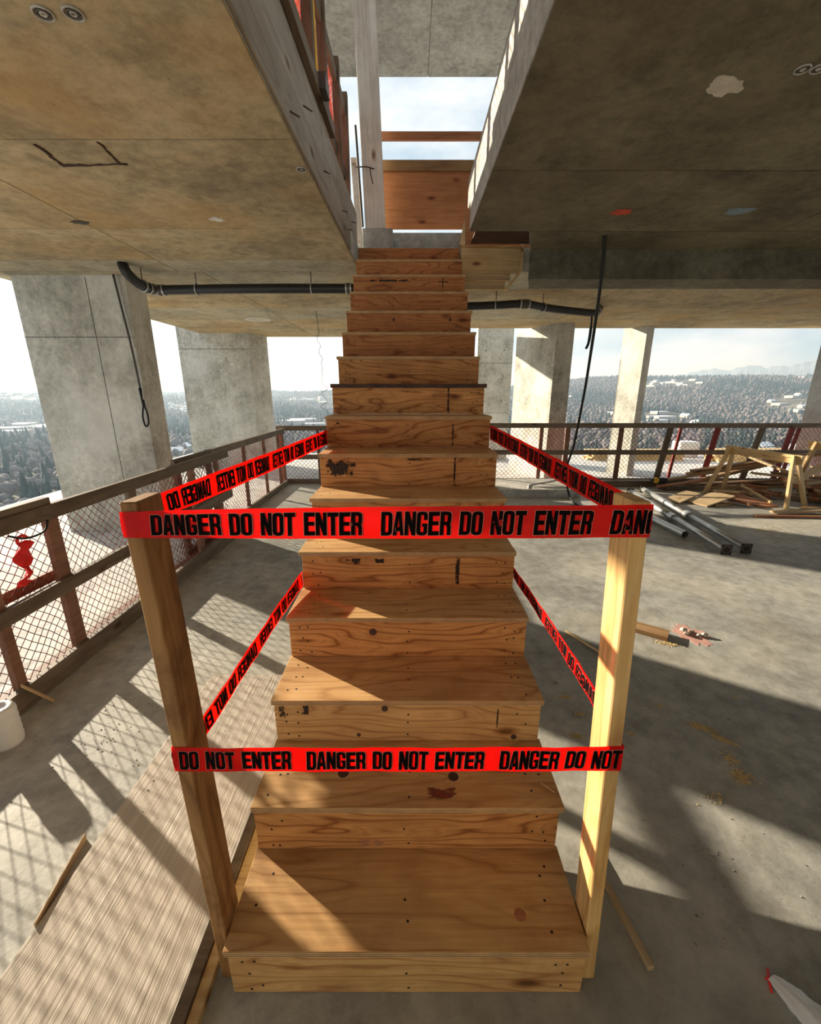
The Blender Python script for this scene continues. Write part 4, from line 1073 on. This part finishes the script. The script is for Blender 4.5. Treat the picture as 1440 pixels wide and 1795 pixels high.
# wood offcut, rubble and floor marks
p0_, p1_ = onz(1098, 1094, .0178), onz(1172, 1115, .0178)
tag(beam('wood_offcut', p0_ - (p1_ - p0_) * .5, p1_, .12, .035, M['scrap_a']), 'short brown board offcut lying behind the golden upright', 'offcut')
q = onz(1212, 1112)
tag(blob('paint_mark', q.x, q.y, .10, .13, 0.0003, .0012, M['pink_paint'], 6, jag=.35), 'faded pink spray mark around the rubble on the floor', 'paint mark')
rk = random.Random(12)
for k in range(7):
    cx, cy = q.x + rk.uniform(-.05, .09), q.y + rk.uniform(-.03, .05)
    bm = bmesh.new(); bmesh.ops.create_icosphere(bm, subdivisions=1, radius=rk.uniform(.012, .028))
    for v in bm.verts: v.co *= rk.uniform(.65, 1.3); v.co.z *= .6
    zmin = min(v.co.z for v in bm.verts)
    me = bpy.data.meshes.new('rubble_lump'); bm.to_mesh(me); bm.free(); me.materials.append(M['plaster'] if k % 2 else M['debris'])
    o = bpy.data.objects.new('rubble_lump', me); link(o); o.location = (cx, cy, -zmin + .001)
    tag(o, ('pale' if k % 2 else 'dark') + ' lump of rubble on the pink spray mark', 'rubble', 'rubble on the pink spray mark')
# sawdust and crumbs (uncountable)
def scatter(name, label, spots, mat, seed, size, cat):
    rr = random.Random(seed); geo = []
    for (px, py, rx, ry, n, ang) in spots:
        c = onz(px, py)
        for k in range(n):
            a = rr.uniform(0, 6.283); q_ = abs(rr.gauss(0, .5))
            x, y = rx * math.cos(a) * q_, ry * math.sin(a) * q_
            X = c.x + x * math.cos(ang) - y * math.sin(ang); Y = c.y + x * math.sin(ang) + y * math.cos(ang)
            if X < -2.1 or (-.60 < X < .58 and Y > .78): continue
            s = rr.uniform(*size); th = rr.uniform(0, 6.28)
            e1 = Vector((math.cos(th), math.sin(th), 0)) * s; e2 = Vector((-math.sin(th), math.cos(th), 0)) * s * rr.uniform(.3, .8)
            p = Vector((X, Y, .0216 if -1.25 < X < -.675 and Y < 2.255 else .0004)); h = Vector((0, 0, s * rr.uniform(.3, .9)))
            geo.append(([p + e1, p - e1 * .6 + e2, p - e1 * .6 - e2, p + h], [(0, 1, 3), (1, 2, 3), (2, 0, 3), (0, 2, 1)]))
    V, Fc = join_geo(geo)
    return tag(mesh_obj(name, V, Fc, M[mat]), label, cat, kind='stuff')
scatter('sawdust', 'pale sawdust and wood shavings strewn over the floor', [(1230, 1275, .06, .03, 420, -.6), (1265, 1295, .07, .03, 300, -.7), (1300, 1362, .05, .045, 560, 0), (1280, 1330, .06, .06, 140, 0), (1170, 1128, .09, .03, 380, -.3),
     (1012, 1290, .04, .02, 90, 0), (1105, 1285, .03, .02, 60, 0), (1157, 1238, .02, .02, 50, 0), (1018, 1252, .035, .02, 110, 0), (990, 1222, .06, .025, 120, 0), (1340, 930, .8, .35, 700, 0), (1200, 950, .4, .3, 300, 0), (1290, 1222, .02, .01, 20, 0), (1260, 1400, .1, .1, 60, 0)], 'sawdust', 5, (.003, .007), 'sawdust')
scatter('floor_crumbs', 'small dark crumbs and chips scattered over the floor', [(1100, 1000, 1.4, .9, 130, 0), (1250, 1500, .7, .35, 50, 0), (1300, 1620, .4, .25, 30, 0), (180, 1300, .8, .6, 130, 0), (420, 1000, .8, 1.5, 120, 0), (974, 1198, .03, .02, 40, 0)], 'debris', 9, (.002, .006), 'crumbs')
# plastic bag and red scrap in the corner
bg = tag(empty('plastic_bag', onz(1360, 1715)), 'twisted white plastic bag lying on the floor', 'bag')
A_, B_ = onz(1352, 1712, .012), onz(1500, 1850, .05); d = (B_ - A_).normalized(); w = d.cross(Vector((0, 0, 1))).normalized(); rr = random.Random(2)
V = []; Fc = []; n1, n2 = 22, 18
for i in range(n1):
    t = i / (n1 - 1); c = A_.lerp(B_, t); r = .012 + .045 * t ** .8
    for k in range(n2):
        a = 2 * math.pi * k / n2; q = r * (1 + .22 * math.sin(5 * a + 2 * t) + .10 * math.sin(9 * a + 7 * t) + rr.uniform(-.06, .06))
        pz = max(.001, c.z * .55 + .55 * q * math.sin(a) + r * .25)
        pp = c + w * q * math.cos(a); V.append(Vector((pp.x, pp.y, pz)) - Vector(bg.location))
for i in range(n1 - 1):
    for k in range(n2): Fc.append((i * n2 + k, i * n2 + (k + 1) % n2, (i + 1) * n2 + (k + 1) % n2, (i + 1) * n2 + k))
Fc.append(tuple(range(n2))); mesh_obj('bag_film', V, Fc, M['white_plastic'], bg, smooth=True)
rx = tag(empty('red_cross_tie', onz(1348, 1718)), 'small red crossed plastic tie on the floor beside the plastic bag', 'tie'); b = Vector(rx.location)
tube('long_strip', [p - b for p in (onz(1346, 1698, .004), onz(1348, 1716, .006), onz(1353, 1740, .004))], .0035, M['red_cloth'], rx, sides=6)
tube('short_strip', [p - b for p in (onz(1341, 1714, .004), onz(1348, 1717, .008), onz(1356, 1720, .004))], .003, M['red_cloth'], rx, sides=6)

# =================================================================== LANDSCAPE FAR BELOW
def land_mat(name, cols, scale):
    m, nt, bs, out = new_mat(name); t = NT(nt)
    v = t.coords((1, 1, 1), rnd=False)
    n = t.noise(v, scale, 8, 0.65)
    t.l(t.ramp(n, cols), bs.inputs['Base Color']); bs.inputs['Roughness'].default_value = 0.95
    bs.inputs['Specular IOR Level'].default_value = 0.1
    return m
M['ground'] = land_mat('valley_ground', [(0.3, (0.045, 0.055, 0.04)), (0.48, (0.12, 0.11, 0.085)), (0.62, (0.20, 0.185, 0.15)), (0.75, (0.10, 0.11, 0.085))], 0.012)
M['conifer'] = plain('conifer_foliage', (0.035, 0.055, 0.05), 0.95, vary=0.3, nscale=.3)
M['bare_tree'] = plain('bare_winter_twigs', (0.155, 0.14, 0.135), 0.95, vary=0.3, nscale=.3)
M['roof_white'] = plain('pale_roof', (0.78, 0.80, 0.82), 0.6)
M['house_wall'] = plain('house_wall', (0.42, 0.41, 0.39), 0.8, vary=.2, nscale=.2)
M['mountain'] = land_mat('forested_mountain', [(0.35, (0.05, 0.07, 0.09)), (0.6, (0.09, 0.115, 0.14)), (0.72, (0.09, 0.115, 0.14)), (0.78, (0.85, 0.88, 0.92))], 0.0022)
BASE = -62.0
def hsh(az, r):
    return 6 * math.sin(az * 9 + r * .004) + 4 * math.sin(az * 23 - r * .0031) + 3 * math.sin(az * 47 + r * .011)
def sstep(a, b, x):
    t = min(max((x - a) / (b - a), 0), 1); return t * t * (3 - 2 * t)
def ground_z(az, r):
    ridge = 52 + 74 * sstep(.05, .45, az) - 4 * sstep(-.2, -.75, az)
    z = BASE + ridge * sstep(900, 2700, r) + hsh(az, r) * sstep(200, 1600, r)
    return z - 20 * sstep(3000, 8000, r)
NA, NR = 150, 90
V, Fc = [], []
for i in range(NR):
    r = 30 * (9500 / 30) ** (i / (NR - 1))
    for k in range(NA):
        az = -1.9 + 3.8 * k / (NA - 1)
        V.append((r * math.sin(az), r * math.cos(az), ground_z(az, r)))
for i in range(NR - 1):
    for k in range(NA - 1):
        a = i * NA + k; Fc.append((a, a + 1, a + NA + 1, a + NA))
gr = tag(mesh_obj('ground_valley', V, Fc, M['ground'], smooth=True), 'wooded valley floor far below the building', kind='structure')
# mountains
prof = [(760, 684), (880, 682), (1000, 678), (1090, 672), (1130, 667), (1165, 662), (1200, 656), (1225, 650), (1255, 646), (1275, 650), (1300, 643), (1325, 640), (1345, 645), (1362, 641), (1385, 642), (1405, 636), (1425, 633), (1470, 624), (1560, 612), (1700, 606), (1950, 640)]
RM = 9000.0
pts = []
for k in range(len(prof) - 1):
    for j in range(7):
        t = j / 7; x = prof[k][0] + (prof[k + 1][0] - prof[k][0]) * t; y = prof[k][1] + (prof[k + 1][1] - prof[k][1]) * t
        rv = ray(x, y + 1.0 * math.sin(x * .31)); h = math.hypot(rv.x, rv.y)
        pts.append((rv.x / h, rv.y / h, CAM_H + RM * rv.z / h))
V, Fc = [], []; layers = 9; rr = random.Random(6)
for (dx, dy, z) in pts:
    for l in range(layers):
        t = l / (layers - 1)
        rad = RM - 2600 * (1 - t); zz = -80 + (z + 80) * t ** 1.25 * (1 + (0.0 if l in (0, layers - 1) else rr.uniform(-.06, .06)))
        V.append((dx * rad, dy * rad, zz))
    V.append((dx * (RM + 2500), dy * (RM + 2500), -80))
LL = layers + 1
for k in range(len(pts) - 1):
    for l in range(LL - 1):
        a = k * LL + l; Fc.append((a, a + LL, a + LL + 1, a + 1))
tag(mesh_obj('mountain_range', V, Fc, M['mountain'], smooth=False), 'blue snow-streaked mountain ridge on the horizon', kind='structure')

# trees
def conifer_geo(h=1.0):
    V, Fc = [], []
    for (z0, z1, r) in ((.08, .55, .21), (.32, .78, .16), (.58, 1.0, .10)):
        b = len(V); n = 6
        for k in range(n): V.append((r * math.cos(k * 1.047), r * math.sin(k * 1.047), z0 + (.03 if k % 2 else 0)))
        V.append((0, 0, z1))
        for k in range(n): Fc.append((b + k, b + (k + 1) % n, b + n))
    b = len(V); V += [(.02, 0, 0), (-.01, .017, 0), (-.01, -.017, 0), (0, 0, .3)]; Fc += [(b, b + 1, b + 3), (b + 1, b + 2, b + 3), (b + 2, b, b + 3)]
    return np.array(V), Fc
def round_geo(seed):
    rr = random.Random(seed); bm = bmesh.new(); bmesh.ops.create_icosphere(bm, subdivisions=2, radius=.36)
    V = []
    for v in bm.verts:
        q = rr.uniform(.72, 1.2); V.append((v.co.x * q, v.co.y * q, .60 + v.co.z * q * 1.05))
    Fc = [tuple(v.index for v in f.verts) for f in bm.faces]; bm.free()
    b = len(V); V += [(.03, 0, 0), (-.015, .026, 0), (-.015, -.026, 0), (0, 0, .6)]; Fc += [(b, b + 1, b + 3), (b + 1, b + 2, b + 3), (b + 2, b, b + 3)]
    return np.array(V), Fc
TG = [conifer_geo(), round_geo(1), round_geo(2)]
rt = random.Random(99)
def clearing(az, r):
    return math.sin(az * 13 + 1.1) * math.sin(r * .0062 + 2.2 * az) > .55
def in_view(az, r):
    x, y = r * math.sin(az), r * math.cos(az); z = ground_z(az, r) - CAM_H
    dd = y * _c - z * _s; px = CX + F_PX * x / dd; py = CY + F_PX * (-y * _s - z * _c) / dd
    if not (-5 < px < 1445): return False
    if px < 470: return (px < 105 and py < 880) or (285 < px < 335 and py < 800) or (px > 455)
    return (465 < px < 575 and py < 750) or (995 < px < 1090 and py < 800) or (1140 < px < 1410 and py < 800)
# houses and sheds in the clearings
def house_mesh(w, l, h, flat):
    V = [(-w, -l, 0), (w, -l, 0), (w, l, 0), (-w, l, 0), (-w, -l, h), (w, -l, h), (w, l, h), (-w, l, h)]
    Fc = list(BOXF)
    if flat:
        b = 8; V += [(-w * 1.02, -l * 1.02, h), (w * 1.02, -l * 1.02, h), (w * 1.02, l * 1.02, h), (-w * 1.02, l * 1.02, h), (-w * 1.02, -l * 1.02, h * 1.1), (w * 1.02, -l * 1.02, h * 1.1), (w * 1.02, l * 1.02, h * 1.1), (-w * 1.02, l * 1.02, h * 1.1)]
        Fc = Fc + [tuple(i + 8 for i in f) for f in BOXF]
    else:
        V += [(-w * 1.1, -l * 1.08, h * .95), (w * 1.1, -l * 1.08, h * .95), (w * 1.1, l * 1.08, h * .95), (-w * 1.1, l * 1.08, h * .95), (0, -l * 1.08, h * 1.7), (0, l * 1.08, h * 1.7)]
        Fc = Fc + [(8, 9, 12), (10, 11, 13), (8, 12, 13, 11), (9, 10, 13, 12), (8, 11, 10, 9)]
    me = bpy.data.meshes.new('house'); me.from_pydata(V, [], Fc); me.materials.append(M['house_wall']); me.materials.append(M['roof_white'])
    me.polygons.foreach_set('material_index', [0] * 6 + [1] * (len(Fc) - 6)); me.update(); return me
hm = [house_mesh(5, 7, 5, False), house_mesh(6, 9, 5.5, False), house_mesh(16, 26, 7, True), house_mesh(11, 18, 6, True)]
HS = []; nh = 0; tries = 0
while nh < 170 and tries < 20000:
    tries += 1
    az = rt.uniform(-.84, .84); r = 200 * (2600 / 200) ** rt.random()
    if not clearing(az, r) or not in_view(az, r): continue
    if any(math.hypot(r * math.sin(az) - a, r * math.cos(az) - b_) < c * 1.6 + 4 for a, b_, c in HS): continue
    k = rt.choice((0, 1)) if r < 700 else rt.choice((0, 1, 2, 3, 3))
    o = bpy.data.objects.new('house' if k < 2 else 'warehouse', hm[k]); link(o)
    o.location = (r * math.sin(az), r * math.cos(az), ground_z(az, r) - .5); o.rotation_euler = (0, 0, rt.choice((.3, 1.87)) + rt.uniform(-.1, .1))
    if k < 2: tag(o, 'small pale-roofed house among the valley trees', 'house', 'valley houses')
    else: tag(o, 'white flat-roofed warehouse among the valley trees', 'warehouse', 'valley warehouses')
    HS.append((o.location.x, o.location.y, 17 if k < 2 else 36)); nh += 1

spots = []
tries = 0
GRID = {}
while len(spots) < 40000 and tries < 300000:
    tries += 1
    az = rt.uniform(-1.15, 1.15); r = 170 * (3100 / 170) ** (rt.random() ** .62)
    if clearing(az, r) and rt.random() < .93: continue
    xx_, yy_ = r * math.sin(az), r * math.cos(az)
    if any(abs(xx_ - a) < c and abs(yy_ - b_) < c for a, b_, c in HS): continue
    kc = math.sin(az * 17 + r * .0047) + .7 * math.sin(az * 7 - r * .009 + 1)
    con = rt.random() < (.62 if kc > .35 else .13)
    h = rt.uniform(11, 21) if con else rt.uniform(7, 13)
    if r < 330: h *= .75
    rad_ = h * (.22 if con else .50); ci, cj = int(xx_ // 12), int(yy_ // 12)
    if any((xx_ - a) ** 2 + (yy_ - b_) ** 2 < (rad_ + c) ** 2 for i_ in (-1, 0, 1) for j_ in (-1, 0, 1) for a, b_, c in GRID.get((ci + i_, cj + j_), ())): continue
    GRID.setdefault((ci, cj), []).append((xx_, yy_, rad_))
    spots.append((r, az, con, h, rt.randrange(3)))
spots.sort(key=lambda s: s[0])
me_c = bpy.data.meshes.new('conifer_tree'); me_c.from_pydata([tuple(v) for v in TG[0][0]], [], TG[0][1]); me_c.materials.append(M['conifer'])
me_b = []
for g in TG[1:]:
    m_ = bpy.data.meshes.new('bare_tree'); m_.from_pydata([tuple(v) for v in g[0]], [], g[1]); m_.materials.append(M['bare_tree']); me_b.append(m_)
taken = []
rest = {0: [], 1: []}; cnt = {True: 0, False: 0}
for (r, az, con, h, kk) in spots:
    x, y, z = r * math.sin(az), r * math.cos(az), ground_z(az, r) - .6
    free = cnt[con] < 260 and in_view(az, r) and all((x - a) ** 2 + (y - b_) ** 2 > (.4 * (h + c_)) ** 2 for (a, b_, c_) in taken)
    if free:
        taken.append((x, y, h))
        cnt[con] += 1
        o = bpy.data.objects.new('conifer_tree' if con else 'bare_tree', me_c if con else me_b[kk % 2]); link(o)
        wd = h * (1.0 if con else 1.05); o.location = (x, y, z); o.scale = (wd, wd, h); o.rotation_euler = (0, 0, az * 40)
        if con: tag(o, 'dark conifer in the valley woods below the building', 'tree', 'valley conifers')
        else: tag(o, 'bare grey-brown winter tree in the valley below the building', 'tree', 'bare valley trees')
    else: rest[0 if con else 1].append((x, y, z, h, az * 40, kk))
def bulk(name, label, items, geos, mat):
    Vs, Ls, off = [], [], 0
    for (x, y, z, h, a, kk) in items:
        gv, gf = geos[kk % len(geos)]
        c, s = math.cos(a), math.sin(a)
        X = gv * h; Vs.append(np.stack([X[:, 0] * c - X[:, 1] * s + x, X[:, 0] * s + X[:, 1] * c + y, X[:, 2] + z], 1))
        Ls.append(np.array(gf) + off); off += len(gv)
    Vs = np.concatenate(Vs); Ls = np.concatenate(Ls)
    me = bpy.data.meshes.new(name); me.vertices.add(len(Vs)); me.vertices.foreach_set('co', Vs.astype(np.float32).ravel())
    me.loops.add(Ls.size); me.loops.foreach_set('vertex_index', Ls.astype(np.int32).ravel())
    me.polygons.add(len(Ls)); me.polygons.foreach_set('loop_start', (np.arange(len(Ls)) * 3).astype(np.int32))
    me.update(calc_edges=True); me.validate(); me.materials.append(mat)
    o = bpy.data.objects.new(name, me); link(o); return tag(o, label, 'trees', kind='stuff')
# bare trees far off use a lighter ball
bm = bmesh.new(); bmesh.ops.create_icosphere(bm, subdivisions=1, radius=.42)
rr = random.Random(4); gv = np.array([(v.co.x * rr.uniform(.7, 1.2), v.co.y * rr.uniform(.7, 1.2), .5 + v.co.z * rr.uniform(.8, 1.2)) for v in bm.verts]); gf = [tuple(v.index for v in f.verts) for f in bm.faces]; bm.free()
bulk('conifer_forest', 'dark conifer forest spreading to the horizon', rest[0], [TG[0]], M['conifer'])
bulk('bare_woodland', 'grey-brown winter woodland spreading to the horizon', rest[1], [(gv, gf)], M['bare_tree'])
# ---- winter haze over the valley
hz = bpy.data.materials.new('valley_haze'); hz.use_nodes = True
hn, hl = hz.node_tree.nodes, hz.node_tree.links; hn.clear()
ho = hn.new('ShaderNodeOutputMaterial'); hs = hn.new('ShaderNodeVolumeScatter')
hs.inputs['Color'].default_value = (0.58, 0.78, 1.0, 1); hs.inputs['Density'].default_value = 0.00023; hs.inputs['Anisotropy'].default_value = 0.35
hl.new(hs.outputs[0], ho.inputs['Volume'])
hb = box2('valley_haze', (-11500, 90, -90), (11500, 12000, 330), hz)
tag(hb, 'thin bluish winter haze hanging over the valley', 'haze', kind='stuff')
